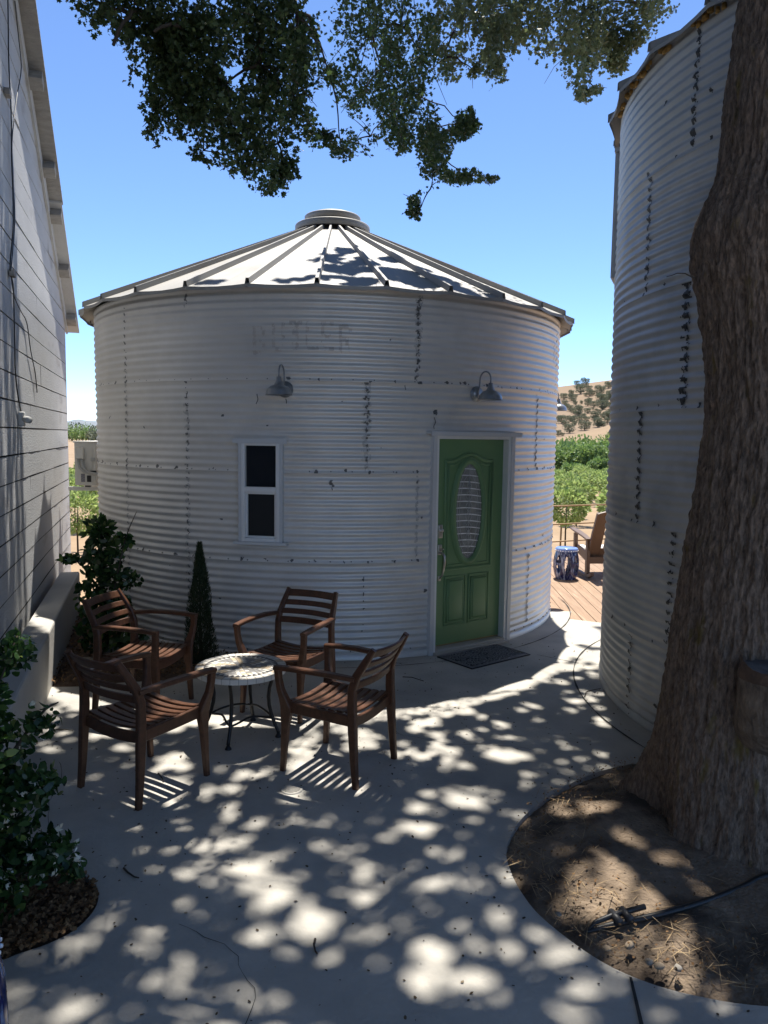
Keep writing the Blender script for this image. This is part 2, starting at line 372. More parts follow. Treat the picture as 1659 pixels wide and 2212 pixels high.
strip([G(1362, 2112), G(1385, 2212), G(1400, 2290)], .010)
g_ = np.random.default_rng(8)
for p0, d0, n_ in (((-.9, 2.2), (.9, .35), 26), ((.1, 5.2), (.5, -.9), 22), ((-2.0, 4.6), (.6, -1.0), 18)):
    P = [np.array(p0)]; d_ = np.array(d0)/np.hypot(*d0)
    for i in range(n_): d_ = d_+g_.normal(size=2)*.22; d_ /= np.hypot(*d_); P.append(P[-1]+d_*.05)
    strip(P, .0022)
jb.build('joint_filler', M['joint'], kind='structure')

def soil(name, poly, top, m, seed, amp=.02, edge=-.03, res=.03):
    p = np.array(poly)[:, :2]; x0, y0 = p.min(0)-.04; x1, y1 = p.max(0)+.04
    xs = np.arange(x0, x1, res); ys = np.arange(y0, y1, res); X, Y_ = np.meshgrid(xs, ys)
    d = np.full(X.shape, 9.)
    for i in range(len(p)):
        a, b = p[i-1], p[i]; ab = b-a; t = np.clip(((X-a[0])*ab[0]+(Y_-a[1])*ab[1])/(ab@ab+1e-9), 0, 1)
        d = np.minimum(d, np.hypot(X-a[0]-t*ab[0], Y_-a[1]-t*ab[1]))
    ins = inside(p, X, Y_); d = np.where(ins, d, -d)
    z = edge+np.clip(d, 0, .4)/.4*(top-edge)+amp*fbm(X*6+seed, Y_*6, seed)+amp*.5*fbm(X*25, Y_*25, seed, 3)
    keep = (d > -.05); kq = keep[:-1, :-1] & keep[1:, :-1] & keep[:-1, 1:] & keep[1:, 1:]
    z = np.where(d < .01, np.minimum(z, edge), z)
    return obj(name, grid_mesh(name, np.stack([X, Y_, z], -1), m, keep=kq), kind='structure')
soil('soil', WELL_R, .05, M['soil_pale'], 1)
soil('soil', WELL_L, .0, M['mulch'], 2)
bedpoly = list(BED)+[LC+2.74*np.array([math.sin(R(a)), -math.cos(R(a))]) for a in (-11, -20, -32, -45, -60, -75)]+[(-3.45, 8.9), (-3.5, 8.7), (-3.03, 7.3), (-2.72, 6.22)]
soil('soil', bedpoly, .03, M['mulch'], 3, edge=-.01)

# deck behind the bins
db = MB(); dd = np.array([.045, 1.0]); dd /= np.linalg.norm(dd); dnn = np.array([dd[1], -dd[0]])
k = -40
for k in range(-34, 50):
    o0 = 2.2+k*.145
    def along(yv): return np.array([o0, 8.5])+dd*(yv-8.5)
    yfront = 8.62-.535*(o0-2.13) if o0 > 1.6 else 9.4
    yfront = max(yfront, 6.0)
    yend = 13.55+.5*(o0-3.0)*.5
    a, b = along(yfront), along(yend); cuts = [0]+([.4+.2*random.random()] if random.random() < .5 else [])+[1]
    for c0, c1 in zip(cuts[:-1], cuts[1:]):
        p, q = a+(b-a)*c0, a+(b-a)*(c1-.0004); h = .069
        zz = -.006+random.uniform(-.0015, .0015)
        vs = [(*(p-dnn*h), zz), (*(p+dnn*h), zz), (*(q+dnn*h), zz), (*(q-dnn*h), zz)]; vs += [(v[0], v[1], zz-.035) for v in vs]
        db.add(vs, [(0, 1, 2, 3), (4, 7, 6, 5), (0, 4, 5, 1), (1, 5, 6, 2), (2, 6, 7, 3), (3, 7, 4, 0)])
db.build('deck', M['deck'], kind='structure')

# hills
def hillmesh(name, ax0, ax1, d0, d1, zf, m, na=120, ndd=60):
    A, D = np.meshgrid(np.linspace(ax0, ax1, na), np.linspace(d0, d1, ndd))
    return obj(name, grid_mesh(name, np.stack([A*D, D, zf(A, D)], -1), m), kind='structure')
def main_s(A, D):
    top = .0679+.1427*(A-.2223)-.10*np.clip(A-.36, 0, 1)**1.5; u = np.clip((D-235)/(640-235), 0, 1.25)
    return -.018+(top+.018)*np.where(u <= 1, u, 2-u)
def main_z(A, D): return CAMH+main_s(A, D)*D+1.6*fbm(A*D*.012, D*.012, 2)*np.clip((D-260)/100, 0, 1)*np.clip((640-D)/100, .1, 1)
hillmesh('hill', -.05, .75, 235, 740, main_z, M['hill'])
def fore_z(A, D):
    u = np.clip((D-120)/(215-120), 0, 1.4); top = .0013+.27*(A-.2209)
    s = -.036+(top+.036)*np.where(u <= 1, u, 2-u)
    return CAMH+s*D
hillmesh('hill', .05, .7, 120, 250, fore_z, M['hill_pale'], 80, 40)
def far_z(A, D): return CAMH+(.0125*np.exp(-((A+.385)/.05)**2)+.006+.002*vnoise(A*60, 0, 0))*D*np.clip((D-2200)/500, 0, 1)-3
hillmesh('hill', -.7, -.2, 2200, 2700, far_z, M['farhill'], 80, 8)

# ================================================================== LEFT GRAIN BIN
PITCHZ = .813/12; AMP = .0068
def corr(z, z0): return AMP*np.cos(2*PI*(z-z0)/PITCHZ)
def binwall(name, C, rad, seams, z0, z1, holes, parent, m, na=220, seed=0):
    zs = []; rows = []; lv = sorted(seams)
    bounds = [z0]+[s for s in lv if z0 < s < z1]+[z1]
    zr = []; off = []
    for i, (a, b) in enumerate(zip(bounds[:-1], bounds[1:])):
        n = max(4, int((b-a)/PITCHZ*8)); t = np.linspace(a, b, n); zr.append(t); off.append(np.full(n, .0022*(i)))
    zr = np.concatenate(zr); off = np.concatenate(off)
    edges = sorted({h[0] for h in holes} | {h[1] for h in holes})
    an = np.linspace(-PI, PI, na, endpoint=False)
    for e in edges: an[np.argmin(np.abs(an-e))] = e
    an = np.sort(an)
    for h in holes:
        for zz in (h[2], h[3]): zr[np.argmin(np.abs(zr-zz))] = zz
    A, Z = np.meshgrid(an, zr)
    dent = .004*fbm(np.cos(A)*2.2+seed, np.sin(A)*2.2, Z*1.2, 3)+.0016*fbm(np.cos(A)*9+seed, np.sin(A)*9, Z*5, 2)
    r = rad+corr(Z, lv[0])+off[:, None]+dent
    # wander of the corrugations
    V = np.stack([C[0]+r*np.sin(A), C[1]-r*np.cos(A), Z+.003*fbm(np.cos(A)*3, np.sin(A)*3+seed, Z*.7, 2)], -1)
    keep = np.ones((len(zr)-1, na), bool); am = (an+np.roll(an, -1))/2; am[-1] = PI-.001; zm = (zr[1:]+zr[:-1])/2
    for a0, a1, b0, b1 in holes:
        keep &= ~(((zm > b0) & (zm < b1))[:, None] & ((am > a0) & (am < a1))[None, :])
    return obj(name, grid_mesh(name, V, m, wrap=True, keep=keep), parent)
def bp(C, rad, a, z, out=0., zs0=.08):
    r = rad+corr(z, zs0)+out; return np.array([C[0]+r*math.sin(a), C[1]-r*math.cos(a), z])
def blotch(mb, C, rad, zs0, a, z, w, h, res, thr, seed, out=.010, mi=0):
    """irregular patch of tar lying on the corrugated sheet: w along the wall, h up it"""
    na = max(3, int(w/res)); nz = max(3, int(h/res))
    for i in range(na):
        for j in range(nz):
            u = (i+.5)/na*2-1; v = (j+.5)/nz*2-1
            n_ = fbm(i*res*38+seed*3.1, j*res*38, seed, 3)
            if n_*1.15+.62-(u*u+v*v*.9)*.55 < thr: continue
            aa = [a+(i/na-.5)*w/rad, a+((i+1)/na-.5)*w/rad]; zz = [z+(j/nz-.5)*h, z+((j+1)/nz-.5)*h]
            mb.add([bp(C, rad, aa[0], zz[0], out, zs0), bp(C, rad, aa[1], zz[0], out, zs0), bp(C, rad, aa[1], zz[1], out, zs0), bp(C, rad, aa[0], zz[1], out, zs0)], [(0, 1, 2, 3)], mi)
def seamtar(mb, C, rad, zs0, a, z0, z1, w, thr, seed, out=.010):
    res = .009; na = int(w/res); nz = int((z1-z0)/res)
    for j in range(nz):
        z = z0+j*res; ph = (z-zs0)/PITCHZ
        band = .5+.5*math.cos(2*PI*ph+1.2)                       # the brush leaves more on the crests
        cx = .18*math.sin(2*PI*ph)+.25*vnoise(z*7, seed, 0)
        for i in range(na):
            u = (i+.5)/na*2-1
            n_ = vnoise(i*.55+seed*7.7, j*.5, seed)+.5*vnoise(i*1.3, j*1.2, seed+4)
            if n_*.55+.55*band+.25-1.1*(u-cx)**2 < thr: continue
            aa = [a+((i)/na-.5)*w/rad, a+((i+1)/na-.5)*w/rad]; zz = [z, z+res]
            mb.add([bp(C, rad, aa[0], zz[0], out, zs0), bp(C, rad, aa[1], zz[0], out, zs0), bp(C, rad, aa[1], zz[1], out, zs0), bp(C, rad, aa[0], zz[1], out, zs0)], [(0, 1, 2, 3)])
def binroof(name, C, r_e, z_e, slope, r_top, nrib, parent, m, ph=0., drop=.0):
    mb = MB()
    n = nrib*4; rs = np.linspace(r_e, r_top, 9)
    for i in range(n):
        a0, a1 = ph+2*PI*i/n, ph+2*PI*(i+1)/n
        vs = []
        for r in rs:
            for a in (a0, a1):
                u = ((a-ph)/(2*PI/nrib)) % 1
                rr = r*(1-.012*(math.sin(PI*u))*(r/r_e)); sag = -.010*math.sin(PI*u)*(r/r_e)
                vs.append((C[0]+rr*math.sin(a), C[1]-rr*math.cos(a), z_e+(r_e-r)*slope+sag))
        mb.add(vs, [(2*j, 2*j+1, 2*j+3, 2*j+2) for j in range(len(rs)-1)], 0, False)
        # turned-down eave lip
        e0, e1 = vs[0], vs[1]
        mb.add([e0, e1, (e1[0], e1[1], e1[2]-.03), (e0[0], e0[1], e0[2]-.03)], [(0, 3, 2, 1)], 0)
    for i in range(nrib):
        a = ph+2*PI*i/nrib; d = np.array([math.sin(a), -math.cos(a)]); t = np.array([math.cos(a), math.sin(a)])
        rings = []
        for r in (r_e+.012, r_top+.01):
            c = C+d*r; z = z_e+(r_e-r)*slope; w = .024 if r > 1 else .018; h = .050 if r > 1 else .044
            rings.append([(*(c-t*w), z-.004), (*(c-t*w*.55), z+h), (*(c+t*w*.55), z+h), (*(c+t*w), z-.004)])
        mb.add(rings[0]+rings[1], [(0, 1, 5, 4), (1, 2, 6, 5), (2, 3, 7, 6), (4, 5, 6, 7)], 0)
        q = rings[0]; inn = [tuple(np.array(p)-np.array([d[0]*.05, d[1]*.05, 0])) for p in q]   # open dark end of the rib
        mb.add(inn, [(0, 3, 2, 1)], 1)
    return mb.build(name, [m, M['dark']], parent)

lbin = thing('grain_bin', 'round corrugated metal grain bin with conical roof, green door and small white window', 'grain bin')
LS = [.082, .895, 1.708, 2.521]
DA, DHW = R(34.5), .508
dang = math.asin(DHW/LR); WA, WHW = R(-9.2), .205; wang = math.asin(WHW/LR)
binwall('corrugated_wall', LC, LR, LS, .0, 3.345, [(DA-dang, DA+dang, -1, 2.07), (WA-wang, WA+wang, 1.085, 1.98)], lbin, M['galv'], seed=1)
roof = binroof('roof', LC, 2.87, 3.335, .448, .43, 30, lbin, M['roofmetal'], ph=R(1.4))
cb = MB()
cb.lathe([(.37, 4.40), (.37, 4.56)], 40, (LC[0], LC[1], 0), 1)
cb.lathe([(.36, 4.49), (.445, 4.475), (.45, 4.48), (.45, 4.545), (.44, 4.555), (.32, 4.57)], 48, (LC[0], LC[1], 0))
cb.lathe([(.31, 4.56), (.31, 4.61)], 40, (LC[0], LC[1], 0))
cb.lathe([(.318, 4.592), (.335, 4.595), (.338, 4.655), (.325, 4.668), (.25, 4.695), (.13, 4.712), (.001, 4.718)], 48, (LC[0], LC[1], 0))
cb.build('roof_cap', [M['roofmetal'], M['dark']], roof)
# bottom angle ring of the bin
bb = MB(); n = 120
a_s = [a for a in np.linspace(DA+dang, DA-dang+2*PI, n)]
for i in range(n-1):
    P4 = []
    for a in (a_s[i], a_s[i+1]):
        for r, z in ((LR+.013, .0), (LR+.013, .055), (LR-.002, .060)): P4.append((LC[0]+r*math.sin(a), LC[1]-r*math.cos(a), z))
    bb.add(P4, [(0, 3, 4, 1), (1, 4, 5, 2)], 0, True)
bb.build('base_ring', M['galv'], lbin)
tb = MB()
for i, (a, z0, z1, w, thr) in enumerate([(-25, 2.53, 3.31, .062, .50), (-25, 1.72, 2.53, .05, .72), (-25, .9, 1.7, .045, .80), (-25, .12, .88, .045, .84),
        (-43.5, 2.53, 3.25, .05, .62), (-43.5, 1.72, 2.5, .045, .80), (-43.5, .2, 1.7, .04, .86), (20.5, 2.55, 3.3, .06, .60), (10.7, 2.05, 2.52, .08, .62), (10.7, 1.73, 2.05, .04, .82),
        (20.9, .92, 1.7, .03, .90), (10.4, .1, .88, .03, .90), (55.3, 1.73, 2.5, .045, .66), (53.4, .12, .85, .04, .78), (69, 2.55, 3.2, .035, .55)]):
    seamtar(tb, LC, LR, LS[0], R(a), z0, z1, w, thr, i+1)
tb.build('sealant', M['tar2'], lbin)
tb2 = MB()
for i, (a, z0, z1, w) in enumerate([(-25, .15, 3.31, .085), (-43.5, .2, 3.28, .075), (20.5, 2.53, 3.31, .085), (10.7, 1.73, 2.52, .10), (55.3, 1.73, 2.5, .06), (53.4, .12, .85, .05), (69, 2.55, 3.2, .05), (20.9, .92, 1.7, .04)]):
    seamtar(tb2, LC, LR, LS[0], R(a), z0, z1, w, .38+.16*(i in (0, 1)), 70+i, .0085)
tb2.build('sealant_wash', M['wash'], lbin)
tb = MB()
k = 0
for zc in (2.545, 1.735, .92):
    for a in range(-70, 76, 5):
        if zc < 2.06 and DA-dang-.03 < R(a) < DA+dang+.03: continue
        if 1.05 < zc < 2 and WA-wang-.02 < R(a) < WA+wang+.02: continue
        k += 1; aa = R(a+1.5+random.uniform(-.5, .5))
        blotch(tb, LC, LR, LS[0], aa, zc+random.uniform(-.01, .006), random.uniform(.03, .062), random.uniform(.025, .045), .0075, random.uniform(.42, .75), k)
for a, z, s in [(-17, 2.22, .035), (-17.5, 1.28, .03), (-18, .55, .035), (24.5, 2.27, .05), (13.5, 1.95, .04), (4.2, 1.62, .06), (-8, 2.13, .018), (30, 2.55, .03), (60, 2.05, .04), (62, 1.0, .04), (22, 1.3, .03), (23, .62, .035),
        (-52, 2.2, .03), (-37, 2.1, .02), (-5, 3.0, .012), (2, .3, .012), (6, 2.35, .012), (-30, .8, .012), (15, 2.9, .014)]:
    k += 1; blotch(tb, LC, LR, LS[0], R(a), z, s, s, .007, .5, k)
# drips and screws
for a, z, h in [(24.3, 2.22, .11), (-4.5, 2.36, .045), (-10, 2.4, .09), (4.2, 1.58, .03), (18, 2.5, .04), (66, 3.1, .25)]:
    for j in range(int(h/.008)):
        blotch(tb, LC, LR, LS[0], R(a)+.0025*math.sin(j*.4), z-j*.008, .008, .010, .005, -9, 1)
for a in range(-78, 85, 2):
    for zz in (LS[1]+.018, LS[2]+.018, LS[3]+.018, .085):
        if a % 4 == 0 and not (zz < 2.07 and DA-dang-.02 < R(a) < DA+dang+.02) and not (1.05 < zz < 2 and WA-wang-.02 < R(a) < WA+wang+.02):
            p = bp(LC, LR, R(a), zz, .002, LS[0]); nrm = Vector((math.sin(R(a)), -math.cos(R(a)), 0))
            tb.tube([p, np.array(p)+np.array(nrm)*.010], .006, 6)
tb.build('sealant_dabs', M['tar2'], lbin)
# ghost of the old maker's lettering, faded into the sheets
FONT = {'B': ["1110", "1001", "1001", "1110", "1001", "1001", "1110"], 'U': ["1001", "1001", "1001", "1001", "1001", "1001", "0110"], 'T': ["1111", "0110", "0110", "0110", "0110", "0110", "0110"],
        'L': ["1000", "1000", "1000", "1000", "1000", "1000", "1111"], 'E': ["1111", "1000", "1000", "1110", "1000", "1000", "1111"], 'R': ["1110", "1001", "1001", "1110", "1010", "1001", "1001"]}
fb = MB(); SUB = 8
for ch, a, zb in zip("BUTLER", (-9.6, -5.9, -2.7, .4, 3.2, 6.5), (2.745, 2.775, 2.79, 2.79, 2.785, 2.765)):
    for r_, row in enumerate(FONT[ch]):
        for c_, bit in enumerate(row):
            if bit != '1': continue
            for si in range(SUB):
                for sj in range(SUB):
                    u = (c_-2+(si+.5)/SUB)*.0285; z = zb+(6-r_+(sj+.5)/SUB)*.036
                    if fbm(u*30+a*5, z*30, 3, 3)*.9+.35*vnoise(u*150, z*150, a) > .16: continue
                    da = .0285/SUB/2/LR; dz = .036/SUB/2; aa = R(a)+u/LR
                    fb.add([bp(LC, LR, aa-da, z-dz, .011, LS[0]), bp(LC, LR, aa+da, z-dz, .011, LS[0]), bp(LC, LR, aa+da, z+dz, .011, LS[0]), bp(LC, LR, aa-da, z+dz, .011, LS[0])], [(0, 1, 2, 3)])
fb.build('faded_lettering', M['faded'], lbin)

# ---- door: local x along the wall, y into the bin, z up
def local(C, rad, a): 
    return Matrix.Translation((C[0]+rad*math.sin(a), C[1]-rad*math.cos(a), 0)) @ Matrix.Rotation(a, 4, 'Z')
DM = local(LC, math.sqrt(LR**2-DHW**2), DA); DD = DM @ Matrix.Translation((0, -.062, 0))
def place(o): o.matrix_local = DM; return o
f = MB()
for s in (-1, 1):
    f.box((s*.490, -.005, 1.03), (.044, .085, 2.06), mi=1)
    f.box((s*.4515, .028, 1.015), (.033, .125, 2.03), mi=0)
f.box((0, .028, 2.047), (.936, .125, .034), mi=0); f.box((0, -.006, 2.070), (.936, .083, .012), mi=1)
f.box((0, -.03, 2.085), (1.13, .115, .020), mi=1); f.box((0, -.078, 2.079), (1.13, .012, .042), mi=1)
for s in (-1, 1): f.box((s*.436, .086, 1.0), (.004, .012, 1.99), mi=0)
place(f.build('door_frame', [M['white'], M['trim']], lbin))
f = MB(); f.box((0, .022, .024), (.87, .148, .048), bev=.006); f.box((0, .07, .055), (.87, .04, .016), mi=1); f.box((0, -.068, .013), (.94, .05, .026), bev=.004)
place(f.build('threshold', [M['render_w'], M['brass']], lbin))
d = MB(); SW = .868
d.box((0, .125, 1.045), (SW, .044, 1.966))
def ring(mb, pts, r, y, closed=True, mi=0):
    P = [(p[0], y, p[1]) for p in pts]
    if closed: P = P+[P[0], P[1]]
    mb.tube(P, r, 8, mi, cap=not closed)
OC, OA, OB = (.0, 1.335), .168, .462
ell = [(OC[0]+(OA+.030)*math.cos(t), OC[1]+(OB+.03)*math.sin(t)) for t in np.linspace(0, 2*PI, 72, endpoint=False)]
ell2 = [(OC[0]+(OA+.052)*math.cos(t), OC[1]+(OB+.052)*math.sin(t)) for t in np.linspace(0, 2*PI, 72, endpoint=False)]
ell3 = [(OC[0]+(OA+.006)*math.cos(t), OC[1]+(OB+.006)*math.sin(t)) for t in np.linspace(0, 2*PI, 72, endpoint=False)]
ring(d, ell, .026, .100); ring(d, ell2, .012, .102); ring(d, ell3, .012, .096)
def arched(w, z0, z1, up):
    pts = [(-w, z0), (w, z0), (w, z1)]
    for t in np.linspace(0, 1, 26): pts.append((w*(1-2*t)*.999, z1+up*(.5-.5*math.cos(2*PI*np.clip((t-.08)/.84, 0, 1)))))
    pts.append((-w, z1)); return pts
for w, z0, z1, up, r in ((.295, .790, 1.82, .065, .016), (.258, .827, 1.785, .062, .010)):
    P = arched(w, z0, z1, up); ring(d, P, r, .103)
for cx in (-.150, .150):
    for w, h, r in ((.128, .238, .012), (.096, .206, .014)):
        P = [(cx-w, .48-h), (cx+w, .48-h), (cx+w, .48+h), (cx-w, .48+h)]; ring(d, P, r, .103)
    d.box((cx, .100, .48), (.172, .030, .392), bev=.012)
door = d.build('door', M['green'], lbin); door.matrix_local = DD
g = MB(); g.add([(OC[0]+OA*math.cos(t), .1015, OC[1]+OB*math.sin(t)) for t in np.linspace(0, 2*PI, 64, endpoint=False)], [tuple(range(63, -1, -1))])
g.build('glass_pane', M['glassgrey'], door)
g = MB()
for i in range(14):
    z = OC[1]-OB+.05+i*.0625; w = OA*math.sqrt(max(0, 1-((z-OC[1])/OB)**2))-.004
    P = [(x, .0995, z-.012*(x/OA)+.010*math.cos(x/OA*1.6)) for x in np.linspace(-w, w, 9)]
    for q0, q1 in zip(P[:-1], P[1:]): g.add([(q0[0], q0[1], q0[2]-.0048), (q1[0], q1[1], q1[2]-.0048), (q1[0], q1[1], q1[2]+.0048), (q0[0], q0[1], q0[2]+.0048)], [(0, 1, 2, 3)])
g.build('strips', M['glass_reflection'], door)  # pale strips on the pane paint the reflection of the other bin's corrugation
g = MB(); yl = .0975
def line(pts, r=.0018): g.tube([(p[0], yl, p[1]) for p in pts], r, 5)
for k_ in (.86, .70): line([(OA*k_*math.cos(t), OC[1]+OB*(k_+.07)*math.sin(t)) for t in np.linspace(0, 2*PI, 60)])
for ph in (0, PI): line([(.040*math.sin(t*3+ph)*(1-.35*abs(t/PI-1)), OC[1]-.30+.60*t/(2*PI)) for t in np.linspace(0, 2*PI, 50)])
for zc in (-.21, 0, .25): line([(0, OC[1]+zc+.03), (.022, OC[1]+zc), (0, OC[1]+zc-.03), (-.022, OC[1]+zc), (0, OC[1]+zc+.03)], .0022)
line([(0, OC[1]-OB*.97), (0, OC[1]+OB*.97)])
line([(-OA*.97, OC[1]-.02), (OA*.97, OC[1]-.02)])
g.build('lead_came', M['lead'], door)
HX = -.352
h = MB(); h.box((HX, .093, 1.16), (.052, .022, .13), bev=.010); h.tube([(HX, .09, 1.17), (HX, .068, 1.17)], .022, 16); h.box((HX, .062, 1.17), (.008, .01, .03), bev=.003)
h.build('deadbolt', M['nickel'], door)
h = MB(); h.box((HX, .095, .985), (.046, .02, .10), bev=.010); h.tube([(HX, .09, .985), (HX, .055, .99), (HX, .04, 1.0)], .007, 8)
h.tube([(HX, .09, .955), (HX, .045, .955), (HX+.006, .030, .93), (HX+.010, .028, .87), (HX+.004, .036, .80), (HX, .052, .745), (HX, .085, .715)], [.011, .012, .013, .012, .010, .009, .010], 10)
h.box((HX, .096, .71), (.035, .018, .05), bev=.008); h.build('door_handle', M['nickel'], door)

# ---- window
WM = local(LC, math.sqrt(LR**2-WHW**2), WA)
w = MB()
for s in (-1, 1): w.box((s*.191, -.022, 1.533), (.026, .055, .90), mi=1)
w.box((0, -.035, 1.993), (.50, .075, .024), mi=1); w.box((0, -.035, 1.072), (.50, .075, .024), mi=1); w.box((0, -.066, 1.985), (.50, .006, .035), mi=1)
for s in (-1, 1): w.box((s*.160, -.028, 1.533), (.034, .05, .896), bev=.004)
w.box((0, -.028, 1.965), (.286, .05, .034), bev=.004); w.box((0, -.028, 1.102), (.286, .05, .034), bev=.004); w.box((0, -.033, 1.555), (.286, .05, .050), bev=.004)
for s in (-1, 1): w.box((s*.134, -.018, 1.328), (.018, .03, .41), bev=.003)
w.box((0, -.018, 1.128), (.25, .03, .018), bev=.003); w.box((0, -.018, 1.522), (.25, .03, .016), bev=.003)
for i in range(9):
    for s in (-1, 1): w.tube([(s*.208, -.045, 1.12+i*.105), (s*.208, -.052, 1.12+i*.105)], .006, 6, 1)
wf = w.build('window', [M['white'], M['trim']], lbin); wf.matrix_local = WM
g = MB(); g.add([(-.145, -.005, 1.57), (.145, -.005, 1.57), (.145, -.005, 1.952), (-.145, -.005, 1.952)], [(0, 1, 2, 3)]); g.build('pane', M['glassdark'], wf)
g = MB(); g.add([(-.128, -.008, 1.13), (.128, -.008, 1.13), (.128, -.008, 1.52), (-.128, -.008, 1.52)], [(0, 1, 2, 3)]); g.build('screen_pane', M['screen'], wf)
# a short power-off window shade inside the bin: dark interior back wall so the opening is not see-through
# ---- barn lamps
def lamp(label, C, rad, a, zc, out=.20):
    t = thing('wall_lamp', label, 'wall lamp', (C[0]+(rad+.008)*math.sin(a), C[1]-(rad+.008)*math.cos(a), zc), a, 'gooseneck barn lamps on the round bin')
    b = MB(); 
    for r0, y0, y1 in ((.072, 0, -.012), (.058, -.012, -.026)):
        b.tube([(0, y0, 0), (0, y1, 0)], r0, 28)
    b.build('back_plate', M['lampm'], t)
    b = MB(); b.tube([(0, -.02, .01), (0, -.045, .05), (0, -.05, .10)]+[(0, -.05-(out-.05)/2*(1-math.cos(q)), .125+.075*math.sin(q)) for q in np.linspace(0, PI, 14)]+[(0, -out, .08)], .0075, 8)
    b.build('gooseneck', M['lampm'], t)
    b = MB(); b.lathe([(.001, .085), (.018, .085), (.020, .06), (.030, .035), (.034, .03), (.036, .022), (.062, .012), (.085, -.008), (.094, -.03), (.098, -.052), (.104, -.058), (.098, -.054), (.09, -.03), (.06, .005), (.001, .012)], 36, (0, -out, 0))
    b.v = [(p[0]*1.12, -out+(p[1]+out)*1.12, p[2]*1.08) for p in b.v]
    b.build('lamp_shade', M['lampm'], t)
    return t
lamp('left galvanised gooseneck lamp, above and right of the white window', LC, LR, R(-4.6), 2.445, .26)
lamp('galvanised gooseneck lamp fixed over the green door', LC, LR, R(34), 2.455, .20)
lamp('sunlit lamp shade peeping past the right edge of the round bin', LC, LR, R(99), 2.47, .22)

# ================================================================== RIGHT GRAIN BIN
rbin = thing('grain_bin', 'taller corrugated metal grain bin at the right, partly behind the tree trunk', 'grain bin')
RS = [.621+.813*i for i in range(5)]
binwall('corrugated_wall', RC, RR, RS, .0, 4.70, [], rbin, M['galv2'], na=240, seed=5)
binroof('roof', RC, 2.81, 4.66, .448, .43, 30, rbin, M['roofmetal'], ph=R(3))
tb = MB()
def angR(px, py):
    d_ = ray(px, py); a = d_[0]**2+d_[1]**2; b = d_[0]*RC[0]+d_[1]*RC[1]; c = RC@RC-RR**2; t = (b-math.sqrt(max(b*b-a*c, 0)))/a
    q = d_*t; return math.atan2(q[0]-RC[0], -(q[1]-RC[1]))
for i, (px, py, r0, w, thr) in enumerate([(1508, 180, 4, .07, .52), (1405, 500, 3, .07, .42), (1483, 740, 2, .11, .50), (1383, 1000, 1, .08, .45), (1452, 1260, 0, .09, .66), (1362, 1470, -1, .08, .50)]):
    z0 = RS[r0]+.01 if r0 >= 0 else .02; z1 = (RS[r0+1] if r0 < 4 else 4.66)
    seamtar(tb, RC, RR, RS[0], angR(px, py), z0, z1, w, thr, 40+i, .012)
k = 500
for zc in RS:
    for a in np.arange(-100, -20, 7.5):
        k += 1; blotch(tb, RC, RR, RS[0], R(a+random.uniform(-1, 1)), zc+.03, random.uniform(.025, .055), random.uniform(.03, .05), .007, random.uniform(.45, .8), k, .012)
for a, z, s in [(-62, 3.2, .04), (-70, 4.2, .03), (-58, 1.9, .03), (-66, .9, .05), (-75, .5, .03), (-60, .45, .04), (-80, 4.3, .03), (-75, .2, .04)]:
    k += 1; blotch(tb, RC, RR, RS[0], R(a), z, s, s*1.4, .007, .5, k, .012)
tb.build('sealant', M['tar'], rbin)
fbm_ = MB()
for i in range(60):
    a = R(-108+i*1.1); p = bp(RC, RR, a, 4.655+.02*math.sin(i*1.9), .02, RS[0])
    if vnoise(i*.4, 0, 9) < -.1: continue
    fbm_.tube([p-np.array([0, 0, .015]), p+np.array([0, 0, .02])], random.uniform(.012, .028), 7)
fbm_.build('foam_filler', M['foam'], rbin)
# framed opening on the far side of the tall bin
wm = local(RC, RR, R(-112)); w = MB(); w.box((0, -.015, 3.92), (.5, .05, 1.02), bev=.004); w.box((0, -.02, 4.45), (.54, .05, .03))
o = w.build('window', [M['trim']], rbin); o.matrix_local = wm
bb = MB(); a_s = np.linspace(0, 2*PI, 140)
for i in range(139):
    P4 = []
    for a in (a_s[i], a_s[i+1]):
        for r, z in ((RR+.012, 0), (RR+.012, .05), (RR-.002, .055)): P4.append((RC[0]+r*math.sin(a), RC[1]-r*math.cos(a), z))
    bb.add(P4, [(0, 3, 4, 1), (1, 4, 5, 2)], 0, True)
bb.build('base_ring', M['galv2'], rbin)

